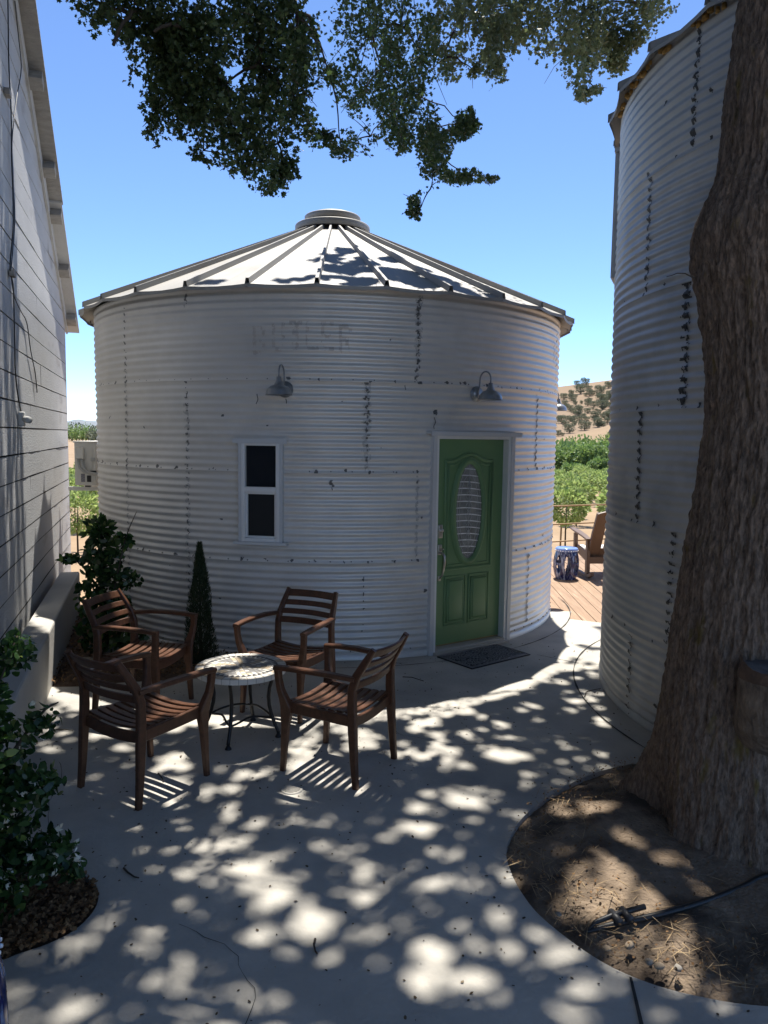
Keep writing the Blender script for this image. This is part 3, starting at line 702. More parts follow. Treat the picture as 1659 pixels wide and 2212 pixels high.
# ================================================================== BARN
barn = thing('barn', 'white board barn with sloping tin roof edge at the left', 'barn')
CW = -1.06
def wp(s, z, o=0.): p = WN*(CW+o)+WU*s; return (p[0], p[1], z)
S1, ZE, SL = 11.08, 3.61, .62; SR = 4.6
def rake(s): return ZE+SL*(S1-s) if s > SR else ZE+SL*(S1-SR)-SL*(SR-s)
S0 = 2*SR-S1
b = MB(); bh = .2165; z = .345; g_ = np.random.default_rng(5)
b.add([wp(S0, .0, -.03), wp(S1-.005, .0, -.03), wp(S1-.005, ZE, -.03), wp(SR, rake(SR), -.03), wp(S0, ZE, -.03)], [(0, 1, 2, 3, 4)], 1)
row = 0
while z < rake(SR)-.05:
    zt = z+bh-.011
    if z < ZE: sa, sb = S0, S1
    else: sb = S1-(z-ZE)/SL; sa = 2*SR-sb
    cuts = [sa]; s = sa+g_.uniform(1.5, 4.2)
    while s < sb-.5: cuts.append(s); s += g_.uniform(2.4, 4.4)
    cuts.append(sb); row += 1
    for c0, c1 in zip(cuts[:-1], cuts[1:]):
        n = max(2, int((c1-c0)/.22)); ss = np.linspace(c0+.002, c1-.002, n); o0, o1 = g_.uniform(-.002, .003, 2)
        top = []; bot = []; tb_ = []
        for q in ss:
            wv = .004*vnoise(q*1.3, row*3.1, 0); lip = .003*vnoise(q*2.2, row*7.7, 5)
            zt_ = min(zt, rake(q)-.0) if zt > ZE else zt
            bot.append(wp(q, z+wv*.8, .004+o0+lip)); top.append(wp(q, max(zt_+wv*.6, z+.002), .004+o1+lip)); tb_.append(wp(q, z+wv*.8, -.02))
        m_ = len(ss); b.add(bot+top+tb_, [(i, i+1, m_+i+1, m_+i) for i in range(m_-1)]+[(2*m_+i, 2*m_+i+1, i+1, i) for i in range(m_-1)], 0)
    z += bh
b.build('board_wall', [M['board'], M['dark']], barn)
b = MB()   # side wall round the corner, and base
b.add([wp(S1, 0, 0), wp(S1, 0, -9), wp(S1, ZE, -9), wp(S1, ZE, 0)], [(0, 1, 2, 3)])
b.add([wp(S0, 0, 0), wp(S1+.004, 0, 0), wp(S1+.004, .425, 0), wp(S0, .425, 0)], [(0, 1, 2, 3)])
b.build('side_wall', M['board'], barn)
b = MB()   # trim board under the rake, set proud of the boards
for sa, sb in ((SR, S1+.12),):
    b.add([wp(sa, rake(sa)-.02, .028), wp(sb, rake(sb)-.02, .028), wp(sb, rake(sb)-.19, .028), wp(sa, rake(sa)-.19, .028),
           wp(sa, rake(sa)-.02, .004), wp(sb, rake(sb)-.02, .004), wp(sb, rake(sb)-.19, .004), wp(sa, rake(sa)-.19, .004)], [(0, 1, 2, 3), (3, 2, 6, 7), (1, 5, 6, 2)])
b.build('barge_board', M['board'], barn)
b = MB()
def slab(s0, s1, o0, o1, lift, th, mi=0):
    vs = []
    for s_, in ((s0,), (s1,)):
        for o_ in (o0, o1):
            for zz in (lift, lift+th): vs.append(wp(s_, rake(s_)+zz, o_))
    b.add(vs, [(0, 1, 3, 2), (4, 6, 7, 5), (0, 4, 5, 1), (2, 3, 7, 6), (0, 2, 6, 4), (1, 5, 7, 3)], mi)
slab(9.5, S1+.33, -9, .155, -.015, .022, 0)
slab(SR, 9.55, -9, .165, .012, .022, 1)
slab(2*SR-S1-.6, SR, -9, .165, .012, .022, 1)
# corrugated tin on the upper sheets, seen along the verge
for i in range(80):
    s = SR+.1+i*.06
    if s < 9.5: b.tube([wp(s, rake(s)+.030, .155), wp(s, rake(s)+.030, -.6)], .016, 6, 1)
b.build('roof', [M['board'], M['oldwood']], barn)
for s in (6.5, 7.42, 8.2, 9.06, 9.6, 10.33, 11.1):
    b = MB(); zc = rake(s)-.075; ang = math.atan(SL)
    m_ = Matrix.Translation(wp(s, zc, .045)) @ Matrix.Rotation(math.atan2(WU[1], WU[0]), 4, 'Z') @ Matrix.Rotation(ang, 4, 'Y')
    b.box((0, 0, 0), (.14, .20, .10), mat=m_, bev=.006); b.build('purlin', M['oldwood'], barn)
b = MB(); b.box(wp(S1, 2.03, -.02), (.03, .05, 3.05), rz=math.atan2(WU[1], WU[0])); b.build('corner_board', M['board'], barn)
# cables and their box
def onwall(px, py, o=.022):
    d_ = ray(px, py); t = (CW+o)/(d_[0]*WN[0]+d_[1]*WN[1]); q = d_*t; return (q[0], q[1], q[2]+CAMH)
c1 = [(14, -60), (17, 0), (19, 135), (24, 237), (25, 338), (29, 474), (22, 569), (24, 592), (29, 626), (31, 711), (32, 760), (33, 800), (38, 850), (46, 893)]
c2 = [(26, -60), (32, 0), (40, 80), (46, 146), (38, 200), (34, 230), (26, 305), (29, 400), (32, 474), (26, 560), (24, 592), (31, 640), (45, 672), (58, 698), (66, 755), (76, 806), (80, 848)]
for pts, lab, r in ((c1, 'black cable looping down the barn boards to the small box', .0055), (c2, 'thin dark cable hanging on the barn, ending loose lower right', .0045)):
    P = catmull([onwall(*p) for p in pts], 4, False); b = MB(); b.tube(P, r, 6)
    o = b.build('cable', M['black']); tag(o, lab, 'cable', 'cables on the barn wall')
for (px, py), lab in (((17, 201), 'upper wooden cable cleat on the white barn boards'), ((27, 591), 'lower wooden cable cleat on the white barn boards')):
    b = MB(); b.box(onwall(px, py, .03), (.10, .04, .05), rz=math.atan2(WU[1], WU[0]), bev=.005); o = b.build('cable_cleat', M['oldwood']); tag(o, lab, 'cleat', 'cable cleats on the barn')
b = MB(); c = onwall(47, 905, .03); b.box(c, (.10, .05, .12), rz=math.atan2(WU[1], WU[0]), bev=.012); b.tube([(c[0]+.03, c[1]-.02, c[2]), (c[0]+.09, c[1]-.05, c[2]-.01)], .028, 10)
tag(b.build('junction_box', M['acgrey']), 'small grey junction box at the end of the barn cable', 'junction box')

# low rendered planter wall along the barn
b = MB()
def wallseg(pts, th, z0, z1):
    P = [np.array(p) for p in pts]; k = len(P); F_ = []; B_ = []
    for i, p in enumerate(P):
        t = P[min(i+1, k-1)]-P[max(i-1, 0)]; t /= np.linalg.norm(t); nn = np.array([-t[1], t[0]]); F_.append(p); B_.append(p+nn*th)
    ch = .018; vs = []
    for f_, b_ in zip(F_, B_):
        nn = (b_-f_)/th
        for q, zz in ((f_, z0), (f_, z1-ch), (f_+nn*ch*.3, z1-ch*.3), (f_+nn*ch, z1), (b_, z1), (b_, z0)): vs.append((q[0], q[1], zz))
    fs = []
    for i in range(k-1):
        for j in range(5): fs.append((i*6+j, (i+1)*6+j, (i+1)*6+j+1, i*6+j+1))
    fs += [tuple(range(6)), tuple(range(k*6-1, k*6-7, -1))]
    b.add(vs, fs, 0, False)
wallseg([(pl(y), y) for y in (-3.4, 1, 3, 5, 6.12)]+[(-3.05, 7.30), (-3.46, 8.64)], .20, -.12, .465)
tag(b.build('planter_wall', M['render_w']), 'low pale rendered concrete wall along the foot of the barn', 'wall')

# ================================================================== AIR CONDITIONER on the bin's far left
ac = thing('air_conditioner', 'beige outdoor air conditioner unit on a bracket between bin and barn', 'air conditioner', (-3.70, 9.50, 1.375))
b = MB(); b.box((0, .36, .285), (.27, .72, .54), bev=.018); b.box((.0, .36, .553), (.29, .74, .02), bev=.006); b.box((.09, -.003, .285), (.006, .008, .50)); b.box((-.09, -.004, .04), (.05, .008, .012)); b.build('housing', M['acbox'], ac)
b = MB(); b.add([(-.10, -.002, .34), (.0, -.002, .34), (-.01, -.002, .49), (-.085, -.002, .49), (-.10, -.06, .35), (.0, -.06, .35), (-.01, -.03, .48), (-.085, -.03, .48)], [(4, 5, 6, 7), (0, 4, 7, 3), (1, 2, 6, 5), (2, 3, 7, 6), (0, 1, 5, 4)]); b.build('connection_cover', M['acbox'], ac)
for x in (-.072, -.025):
    b = MB(); b.tube([(x, -.03, .345), (x, -.035, .30), (x+.02, -.05, .24), (x+.07, -.05, .19), (x+.14, -.03, .165), (x+.30, .0, .15)], .016, 10); b.build('conduit', M['acgrey'], ac)
b = MB(); b.box((-.03, -.004, .11), (.045, .006, .10)); b.build('rating_label', M['label'], ac)
b = MB(); b.box((.045, -.004, .10), (.05, .006, .08)); b.box((.10, -.006, .175), (.08, .008, .05)); b.build('service_opening', M['black'], ac)
b = MB(); b.box((.10, -.012, .34), (.05, .02, .045), bev=.004); b.build('valve_block', M['acgrey'], ac)
for y in (.08, .62):
    b = MB(); b.box((.19, y, -.03), (.86 if y < .1 else .9, .04, .045)); b.box((0, y, .004), (.06, .05, .022), mi=1)
    b.build('bracket', [M['acbox'], M['black']], ac)

# ================================================================== DECK THINGS
rl = thing('deck_railing', 'rusty three bar railing along the far edge of the wooden deck', 'railing')
ra, rb_ = np.array([.6, 12.0]), np.array([7.0, 15.07])
for i, zc in enumerate((.90, .585, .285)):
    b = MB(); b.tube([(*ra, zc), (*rb_, zc)], .013, 8); b.build('rail', M['rust'], rl)
for t in (0, .27, .62, 1):
    p = ra+(rb_-ra)*t; b = MB(); b.box((p[0], p[1], .42), (.05, .05, 1.1), bev=.004); b.build('post', M['rust'], rl)

def stool_parts(t, H=.472):
    na, nz = 96, 40; zz = np.linspace(.02, H-.055, nz); an = np.linspace(0, 2*PI, na, endpoint=False)
    rr = .142+.045*np.sin(PI*np.clip(zz/(H-.03), 0, 1))**.8
    def V(off): 
        A, Z = np.meshgrid(an, zz); Rr = (rr+off)[:, None]+0*A; return np.stack([Rr*np.cos(A), Rr*np.sin(A), Z], -1)
    am = an+PI/na; zm = (zz[1:]+zz[:-1])/2; keep = np.ones((nz-1, na), bool)
    for kx in range(8):
        c = 2*PI*(kx+.5)/8; da = (am-c+PI) % (2*PI)-PI
        for zc, hh, ww in ((.235, .130, .26),):
            e = ((zm-zc)/hh)[:, None]**2+(da/ww)[None, :]**2; keep &= ~((e < 1) & (e > .0) & ~((np.abs(zm-zc) < .018)[:, None] & (np.abs(da) < .5)[None, :] & (kx % 2 == 0)))
        if kx % 2:
            e = ((zm-.10)/.04)[:, None]**2+((da)/.12)[None, :]**2; keep &= ~(e < 1)
    me = grid_mesh('barrel', V(0), M['glaze'], wrap=True, keep=keep); o = obj('barrel', me, t)
    sm = o.modifiers.new('wall', 'SOLIDIFY'); sm.thickness = .016; sm.offset = -1
    b = MB(); b.lathe([(.142, 0), (.15, .004), (.152, .03), (.14, .03)], 40); b.build('foot_ring', M['glaze'], t)
    b = MB(); b.lathe([(.152, H-.06), (.163, H-.05), (.165, H-.028), (.160, H-.012), (.14, H-.003), (.001, H)], 40); b.build('seat_top', M['glazetop'], t)
    b = MB()
    for i in range(26):
        a = 2*PI*i/26; c = Vector((.166*math.cos(a), .166*math.sin(a), H-.045)); b.tube([c-Vector((0, 0, .007)), c-Vector((0, 0, .004)), c+Vector((0, 0, .004)), c+Vector((0, 0, .007))], [.003, .0075, .0075, .003], 6)
    b.build('studs', M['glazedot'], t)
st = thing('garden_stool', 'blue and white glazed ceramic garden stool on the sunny deck', 'garden stool', (2.695, 11.20, -.006), .3)
stool_parts(st)
st2 = thing('garden_stool', 'blue glazed garden stool cut off by the lower left picture edge', 'garden stool', (-1.318, 2.22, .0), .9); stool_parts(st2); st2.scale = (.85, .85, 1)

rc = thing('rocking_chair', 'brown slatted rocking chair with white cushion, seen from behind on the deck', 'rocking chair', (3.315, 11.60, 0), R(5))
def part(name, mats, par, fn): b = MB(); fn(b); return b.build(name, mats, par)
for s in (-1, 1):
    part('rocker', M['resin'], rc, lambda b: b.sweep([(s*.30, -.48, .085), (s*.30, -.36, .035), (s*.30, -.2, .008), (s*.30, 0, .0+.022), (s*.30, .2, .02), (s*.30, .4, .06), (s*.30, .5, .10)][0:7], [(.05, .055)]*7))
    part('leg', M['resin'], rc, lambda b: b.sweep([(s*.30, -.27, .04), (s*.30, -.26, .30), (s*.30, -.25, .585)], [(.05, .09), (.05, .085), (.05, .07)], up=(0, 1, 0)))
    part('leg', M['resin'], rc, lambda b: b.sweep([(s*.30, .27, .04), (s*.30, .28, .30), (s*.30, .30, .60)], [(.05, .09), (.05, .085), (.05, .07)], up=(0, 1, 0)))
    part('armrest', M['resin'], rc, lambda b: b.sweep([(s*.31, -.32, .57), (s*.31, -.1, .605), (s*.315, .2, .64), (s*.315, .42, .655)], [(.085, .028), (.10, .028), (.115, .028), (.08, .024)], ch=.008))
    part('side_rail', M['resin'], rc, lambda b: b.sweep([(s*.285, -.26, .29), (s*.285, .30, .38)], [(.03, .15), (.03, .12)]))
part('seat', M['resin'], rc, lambda b: [b.sweep([(-.285, y, .30+.14*(y+.28)), (.285, y, .30+.14*(y+.28))], (.085, .022)) for y in np.linspace(-.26, .32, 7)]+[b.sweep([(-.285, -.29, .26), (.285, -.29, .26)], (.03, .10))])
part('cushion', M['cushion'], rc, lambda b: [b.box((x, .02, .385), (.098, .52, .07), bev=.03) for x in np.linspace(-.22, .22, 5)])
def backr(b):
    def at(x, h): return (x, -.24-.30*h, .33+h*.66)
    for x0, x1 in ((-.27, -.115), (.115, .27)):
        vs = [at(x0, 0), at(x1, 0), at(x1, 1.04-.22*x1**2), at(x0, 1.04-.9*x0**2)]; vs2 = [(p[0], p[1]+.026, p[2]+.01) for p in vs]
        b.add(vs+vs2, [(0, 1, 2, 3), (7, 6, 5, 4), (0, 4, 5, 1), (1, 5, 6, 2), (2, 6, 7, 3), (3, 7, 4, 0)])
    for x0, x1, h0, h1 in ((-.112, .112, .86, 1.035), (-.112, .112, 0, .16), (-.072, -.035, .16, .86), (.035, .072, .16, .86), (-.018, .018, .16, .86), (-.112, .112, .48, .54)):
        vs = [at(x0, h0), at(x1, h0), at(x1, h1), at(x0, h1)]; vs2 = [(p[0], p[1]+.024, p[2]+.01) for p in vs]
        b.add(vs+vs2, [(0, 1, 2, 3), (7, 6, 5, 4), (0, 4, 5, 1), (1, 5, 6, 2), (2, 6, 7, 3), (3, 7, 4, 0)])
    b.sweep([at(-.28, .0), at(-.285, .5), at(-.27, .99)], (.03, .05), up=(0, 1, 0)); b.sweep([at(.28, .0), at(.285, .5), at(.27, .99)], (.03, .05), up=(0, 1, 0))
part('backrest', M['resin'], rc, backr)

# ================================================================== CHAIRS
def chair_make(label, loc, f):
    t = thing('patio_chair', label, 'armchair', (loc[0], loc[1], 0), math.atan2(f[1], f[0])-PI/2, 'teak armchairs round the mosaic table')
    wd = M['wood']
    for s in (-1, 1):
        part('front_leg', wd, t, lambda b: b.sweep([(s*.246, .252, 0), (s*.243, .244, .12), (s*.240, .236, .28), (s*.240, .229, .36), (s*.243, .226, .41), (s*.256, .238, .465), (s*.270, .252, .52), (s*.279, .260, .585), (s*.283, .263, .652)],
             [(.030, .034), (.034, .038), (.040, .048), (.044, .068), (.046, .074), (.042, .056), (.040, .044), (.038, .04), (.040, .044)], up=(0, 1, 0), ch=.006))
        part('back_leg', wd, t, lambda b: b.sweep([(s*.246, -.262, 0), (s*.244, -.248, .15), (s*.241, -.236, .34), (s*.239, -.229, .48), (s*.237, -.229, .59), (s*.232, -.252, .665), (s*.222, -.300, .745), (s*.210, -.352, .832)],
             [(.032, .036), (.034, .044), (.036, .054), (.036, .054), (.036, .050), (.034, .048), (.033, .044), (.030, .034)], up=(0, 1, 0), ch=.006))
        part('armrest', wd, t, lambda b: b.sweep([(s*.283, .282, .652), (s*.286, .18, .660), (s*.284, .04, .664), (s*.272, -.10, .662), (s*.252, -.21, .654), (s*.243, -.245, .650)], [(.046, .028), (.048, .028), (.050, .028), (.048, .028), (.042, .028), (.04, .028)], ch=.006))
        part('side_rail', wd, t, lambda b: b.sweep([(s*.231, .20, .405), (s*.232, 0, .398), (s*.234, -.215, .395)], [(.024, .070), (.024, .066), (.024, .064)]))
    part('seat_rail', wd, t, lambda b: b.sweep([(x, .215, .392-.018*(1-(x/.22)**2)) for x in np.linspace(-.222, .222, 9)], (.024, .062)))
    part('seat_rail', wd, t, lambda b: b.sweep([(x, -.222, .388-.020*(1-(x/.22)**2)) for x in np.linspace(-.225, .225, 9)], (.024, .062)))
    def seat(b):
        for i, y in enumerate(np.linspace(.218, -.192, 8)):
            b.sweep([(x, y, .437-.022*(1-(x/.222)**2)-.010*math.sin(PI*i/7)) for x in np.linspace(-.222, .222, 11)], (.040, .014), ch=.003)
    part('seat', wd, t, seat)
    for i, (z, h, xw, d_) in enumerate(((.800, .056, .205, .035), (.731, .042, .214, .036), (.668, .042, .222, .034), (.603, .048, .226, .030))):
        y0 = np.interp(z, [.59, .665, .745, .832], [-.229, -.252, -.300, -.352]); tl = np.array([0, -.50, .86]) if z > .64 else np.array([0, -.2, .98])
        part('back_slat', wd, t, lambda b: b.sweep([(x, y0-d_*(1-(x/xw)**2), z) for x in np.linspace(-xw, xw, 11)], (.016, h), up=tl, ch=.004))
    return t
ca = chair_make('nearest teak armchair, its back to the viewer at the lower left', (-1.386, 4.363), (.53, .85))
def chair_copy(label, loc, f): return dup(ca, (loc[0], loc[1], 0), math.atan2(f[1], f[0])-PI/2, label)
chair_copy('teak armchair right of the mosaic table, turned to the left', (-.26, 4.628), (-.885, .465))
chair_copy('teak armchair behind the table, facing out below the white window', (-.700, 5.640), (-.41, -.912))
chair_copy('teak armchair at far left beside the leafy shrub, facing right', (-1.775, 5.600), (.97, -.24))

# ================================================================== MOSAIC TABLE
tx, ty = -.957, 5.09
tt = thing('mosaic_table', 'round stone mosaic side table on four curved black iron legs', 'table', (tx, ty, 0), R(-8))
b = MB(); TR = .305; zt = .48
b.lathe([(.001, zt-.038), (TR-.006, zt-.038), (TR-.004, zt-.036), (TR-.004, zt-.003), (TR-.008, zt-.002), (.001, zt-.002)], 72, smooth=False, mi=4)
def tile(r0, r1, a0, a1, mi, lift=.0, n=4, gap=.0022):
    r0 += gap; r1 -= gap
    g0 = gap/max(r0, .03); aa = np.linspace(a0+g0, a1-g0, n); z = zt+lift+random.uniform(-.0003, .0003)
    P = [(r1*math.cos(a), r1*math.sin(a), z) for a in aa]+[(max(r0, .002)*math.cos(a), max(r0, .002)*math.sin(a), z) for a in aa[::-1]]
    b.add(P, [tuple(range(len(P)))], mi)
n = 34
for i in range(n):
    a0, a1 = 2*PI*i/n, 2*PI*(i+1)/n; tile(.247, TR, a0, a1, 0 if random.random() < .75 else 1)
    aa = np.linspace(a0+.006, a1-.006, 4); P = []
    for a in aa: P.append((TR*math.cos(a), TR*math.sin(a), zt-.001))
    for a in aa[::-1]: P.append((TR*math.cos(a), TR*math.sin(a), zt-.036))
    b.add(P, [tuple(range(7, -1, -1))], 0)
n = 40
for i in range(n):
    a0, a1 = 2*PI*i/n, 2*PI*(i+1)/n; am = (a0+a1)/2; z = zt
    b.add([(.245*math.cos(a0+.01), .245*math.sin(a0+.01), z), (.245*math.cos(a1-.01), .245*math.sin(a1-.01), z), (.212*math.cos(am), .212*math.sin(am), z)], [(0, 1, 2)], 3)
    b.add([(.242*math.cos(a1), .242*math.sin(a1), z), (.208*math.cos(a1+.065), .208*math.sin(a1+.065), z), (.204*math.cos(am+.01), .204*math.sin(am+.01), z)], [(0, 1, 2)], 0)
for k_, (r0, r1, n) in enumerate(((.172, .206, 36), (.138, .172, 30), (.104, .138, 24), (.070, .104, 18), (.036, .070, 12))):
    for i in range(n):
        a = 2*PI*(i+.5)/n; pet = math.cos(6*a+k_*.55); mi = (1 if pet > .35 else 2 if pet < -.35 else 0)
        if k_ == 0 and pet < -.5: mi = 2
        if random.random() < .15: mi = random.choice((0, 1, 2))
        tile(r0, r1, 2*PI*i/n, 2*PI*(i+1)/n, mi, n=3)
for i in range(8): tile(.012, .036, 2*PI*i/8, 2*PI*(i+1)/8, 0 if i % 2 else 2, n=3)
b.build('table_top', [M['stone_w'], M['stone_b'], M['stone_g'], M['stone_k'], M['grout']], tt)
legprof = [(.235, .442), (.218, .40), (.200, .34), (.193, .28), (.197, .22), (.212, .16), (.235, .095), (.258, .045), (.262, .030)]
for i in range(4):
    a = PI/2*i-PI/2; c, s_ = math.cos(a), math.sin(a)
    part('leg', M['iron'], tt, lambda b: (b.tube([(r*c, r*s_, z) for r, z in legprof], [.0105, .0115, .0125, .013, .013, .0125, .012, .012, .013], 10), b.tube([(.262*c, .262*s_, .034), (.262*c, .262*s_, .018), (.262*c, .262*s_, .006), (.262*c, .262*s_, 0)], [.008, .014, .022, .023], 12)))
part('brace', M['iron'], tt, lambda b: [b.tube([((.215-.075*math.sin(PI*q))*math.cos(a+PI/2*q), (.215-.075*math.sin(PI*q))*math.sin(a+PI/2*q), .135+.03*math.sin(PI*q)) for q in np.linspace(0, 1, 12)], .0075, 8) for a in (0, PI/2, PI, 3*PI/2)])
part('rim_frame', M['iron'], tt, lambda b: b.lathe([(.24, zt-.046), (.24, zt-.038), (.225, zt-.038), (.225, zt-.046), (.24, zt-.046)], 48))

# ================================================================== DOORMAT
mc = [np.array(p) for p in ((.518, 7.004), (1.127, 7.486), (1.393, 7.108), (.801, 6.644))]
mx_ = (mc[1]-mc[0]); mw = np.linalg.norm(mx_); ma = math.atan2(mx_[1], mx_[0]); mcen = sum(mc)/4; mh = np.linalg.norm(mc[2]-mc[1])
dm = thing('doormat', 'black rubber openwork doormat on the concrete before the green door', 'doormat', (mcen[0], mcen[1], 0), ma)
part('mat_base', M['rubber'], dm, lambda b: b.box((0, 0, .005), (mw, mh, .010), bev=.003))
def lattice(b):
    z = .0115; hw, hh = mw/2-.012, mh/2-.012
    def ln(p, r=.0036):
        P = [(x, y, z) for x, y in p if abs(x) <= hw+.001 and abs(y) <= hh+.001]
        if len(P) > 1: b.tube(P, r, 5)
    for q in (0, .018): ln([(-hw+q, -hh+q), (hw-q, -hh+q), (hw-q, hh-q), (-hw+q, hh-q), (-hw+q, -hh+q)], .0042)
    g = np.random.default_rng(3)
    cs = [(-.27, -.09), (-.27, .11), (-.09, .02), (.08, -.12), (.09, .12), (.27, -.06), (.27, .13), (-.10, -.17), (-.12, .17), (.19, .03)]
    for cx, cy in cs:
        for r in (.022, .045): ln([(cx+r*(1+.18*math.cos(5*t))*math.cos(t), cy+r*(1+.18*math.cos(5*t))*math.sin(t)) for t in np.linspace(0, 2*PI, 24)], .0034)
        for kx in range(9):
            t = 2*PI*kx/9+cx*7; L_ = g.uniform(.09, .14); w_ = .2
            for sg in (-1, 1): ln([(cx+(.05+(L_-.05)*q)*math.cos(t+sg*w_*math.sin(PI*q)), cy+(.05+(L_-.05)*q)*math.sin(t+sg*w_*math.sin(PI*q))) for q in np.linspace(0, 1, 8)], .0030)
part('lattice', M['rubber_hi'], dm, lattice)

# ================================================================== SMALL THINGS ON THE GROUND
dr = G(630, 1706); b = MB(); b.lathe([(.001, .003), (.058, .003), (.06, .0015), (.06, .0)], 28); b.build
dg = thing('drain_grate', 'small round slotted drain grate in the concrete by the right chair', 'drain', (dr[0], dr[1], 0))
part('rim', M['concrete'], dg, lambda b: b.lathe([(.050, .001), (.050, .006), (.062, .006), (.064, .001)], 28))
part('grille', M['black'], dg, lambda b: b.lathe([(.001, .003), (.050, .003)], 24))
part('strips', M['concrete'], dg, lambda b: [b.box((0, y, .005), (2*math.sqrt(.05**2-y*y), .006, .003)) for y in np.linspace(-.04, .04, 7)])

hp = [G(1263, 2026), G(1330, 2013), G(1420, 2003), G(1520, 1974), G(1600, 1940), G(1659, 1913), (2.15, 3.47, 0), (2.5, 3.62, 0)]
hz = [.025, .035, .055, .055, .05, .05, .05, .05]
P = catmull([(p[0], p[1], z) for p, z in zip(hp, hz)], 6, False)
ip = thing('irrigation_hose', 'black plastic irrigation hose with its folded end lying on the bare soil', 'hose')
part('hose', M['black'], ip, lambda b: b.tube(P, [.006+.0075*min(1, i/3) for i in range(len(P))], 12))
q0, q1 = np.array(P[0]), np.array(P[13]); dirn = (q1-q0)/np.linalg.norm(q1-q0); nn_ = np.array([-dirn[1], dirn[0], 0])
part('folded_end', M['black'], ip, lambda b: b.tube([q0+dirn*.005, q0+dirn*.06+nn_*.022+np.array([0, 0, .016]), q0+dirn*.15+nn_*.034+np.array([0, 0, .02]), q0+dirn*.30+nn_*.040+np.array([0, 0, .02])], [.005, .010, .012, .012], 12))
for dd_ in (.15, .20):
    part('clip', M['strap'], ip, lambda b: b.tube([q0+dirn*dd_+nn_*.018+np.array([0, 0, .018])-nn_*.036, q0+dirn*dd_+nn_*.018+np.array([0, 0, .018])+nn_*.040], [.017, .017], 8))

def stone_mesh(seed, m):
    bm = bmesh.new(); bmesh.ops.create_icosphere(bm, subdivisions=2, radius=1)
    for v in bm.verts:
        n_ = 1+.22*float(vnoise(v.co.x*1.3+seed, v.co.y*1.3, v.co.z*1.3)); v.co = Vector((v.co.x*n_, v.co.y*n_*.8, v.co.z*n_*.55))
    me = bpy.data.meshes.new('stone'); bm.to_mesh(me); bm.free(); me.materials.append(m)
    for p in me.polygons: p.use_smooth = True
    return me
SM = [stone_mesh(i, M['pebble'] if i % 2 else M['pebble2']) for i in range(4)]
def stone(px, py, r, lab, z=.03, k=0, g='stones in the tree bed'):
    p = G(px, py, z); o = obj('stone', SM[k % 4], None, (p[0], p[1], z+r*.3)); o.scale = (r, r, r); o.rotation_euler = (0, 0, k*1.3); tag(o, lab, 'stone', g)
for k, (px, py, r, lab) in enumerate([(2450, 3240, .028, 'rounded pale stone close against the foot of the trunk'), (2240, 3184, .024, 'smooth flat stone alone on the middle of the bare soil'), (2095, 3432, .018, 'pinkish stone near the left concrete edge of the tree bed'),
        (2360, 3550, .028, 'buff rounded stone just below the hose clip'), (2435, 3612, .022, 'brown stone in a pair near the bottom soil edge'), (2472, 3628, .024, 'darker stone of a pair near the bottom soil edge'),
        (2542, 3636, .024, 'angular tan stone by the lower concrete edge'), (2570, 3372, .016, 'little white stone on the shadow edge of the soil'), (2530, 3288, .016, 'pale chip of stone lying below the trunk'), (2275, 3560, .022, 'stone beside the hose tip at the soil edge'), (2300, 3082, .018, 'white stone beside the torn bark at the trunk foot')]):
    stone(px*.57604, py*.57604, r*.8, lab, k=k)
stone(237, 1407, .10, 'grey boulder behind the far left armchair under the shrub', .05, 2, 'boulders in the planting bed'); stone(184, 1440, .09, 'tan boulder under the shrub by the low wall', .05, 1, 'boulders in the planting bed')
for k, (pts, r, lab) in enumerate([([(455, 1850), (462, 1866), (480, 1882), (498, 1888)][0:4], .004, ''),]): pass
def twig_on(pts, r, lab):
    P = [G(*p, .006) for p in pts]; b = MB(); b.tube([(p[0], p[1], .006+.004*(i % 2)) for i, p in enumerate(P)], [r*(1-.5*i/len(P)) for i in range(len(P))], 6); tag(b.build('twig', M['twig']), lab, 'twig', 'twigs fallen on the patio')
twig_on([(267, 1875), (276, 1886), (290, 1894), (300, 1898)], .005, 'curved dark twig on the concrete near the left planting circle')
twig_on([(681, 2028), (678, 2042), (681, 2054), (685, 2062)], .005, 'short hooked twig on the concrete at bottom centre')
twig_on([(870, 1462), (890, 1464), (915, 1471)], .004, 'thin twig in the shade behind the right armchair')
twig_on([(342, 1670), (350, 1682), (353, 1688)], .004, 'small forked twig beside the nearest armchair leg')
twig_on([(1263, 1505), (1266, 1496), (1273, 1492), (1298, 1488)], .004, 'bent twig leaning at the foot of the tall bin')
twig_on([(120, 1575), (140, 1577), (158, 1578)], .004, 'straight twig on the sunlit concrete by the low wall')
twig_on([(1415, 1925), (1412, 1905), (1420, 1890)], .006, 'pale dry stick in the shaded bed of the tree')
# specks of leaf litter on the slab, chips and needles in the beds
def scatter(poly, n, seed, zf):
    g = np.random.default_rng(seed); p = np.array(poly)[:, :2]; a, c = p.min(0), p.max(0); q = g.uniform(a, c, (n*3, 2)); q = q[inside(p, q[:, 0], q[:, 1])][:n]
    return np.column_stack([q, zf(q[:, 0], q[:, 1])])
def flatleaf(name, P, size, m, shape, seed, tilt=.25):
    g = np.random.default_rng(seed); ax = np.column_stack([g.normal(size=(len(P), 2)), g.normal(size=len(P))*tilt]); ax /= np.linalg.norm(ax, axis=1)[:, None]
    n = len(P); b = np.cross(ax, np.array([0, 0, 1.])+g.normal(size=(n, 3))*tilt); b /= np.linalg.norm(b, axis=1)[:, None]
    sz = (size*g.uniform(.5, 1.5, n))[:, None, None]; V = P[:, None]+sz*(shape[None, :, 1:2]*ax[:, None]+shape[None, :, 0:1]*b[:, None])
    me = bpy.data.meshes.new(name); k = len(shape); set_polys(me, V.reshape(-1, 3), np.arange(n*k).reshape(n, k)); me.materials.append(m); return me
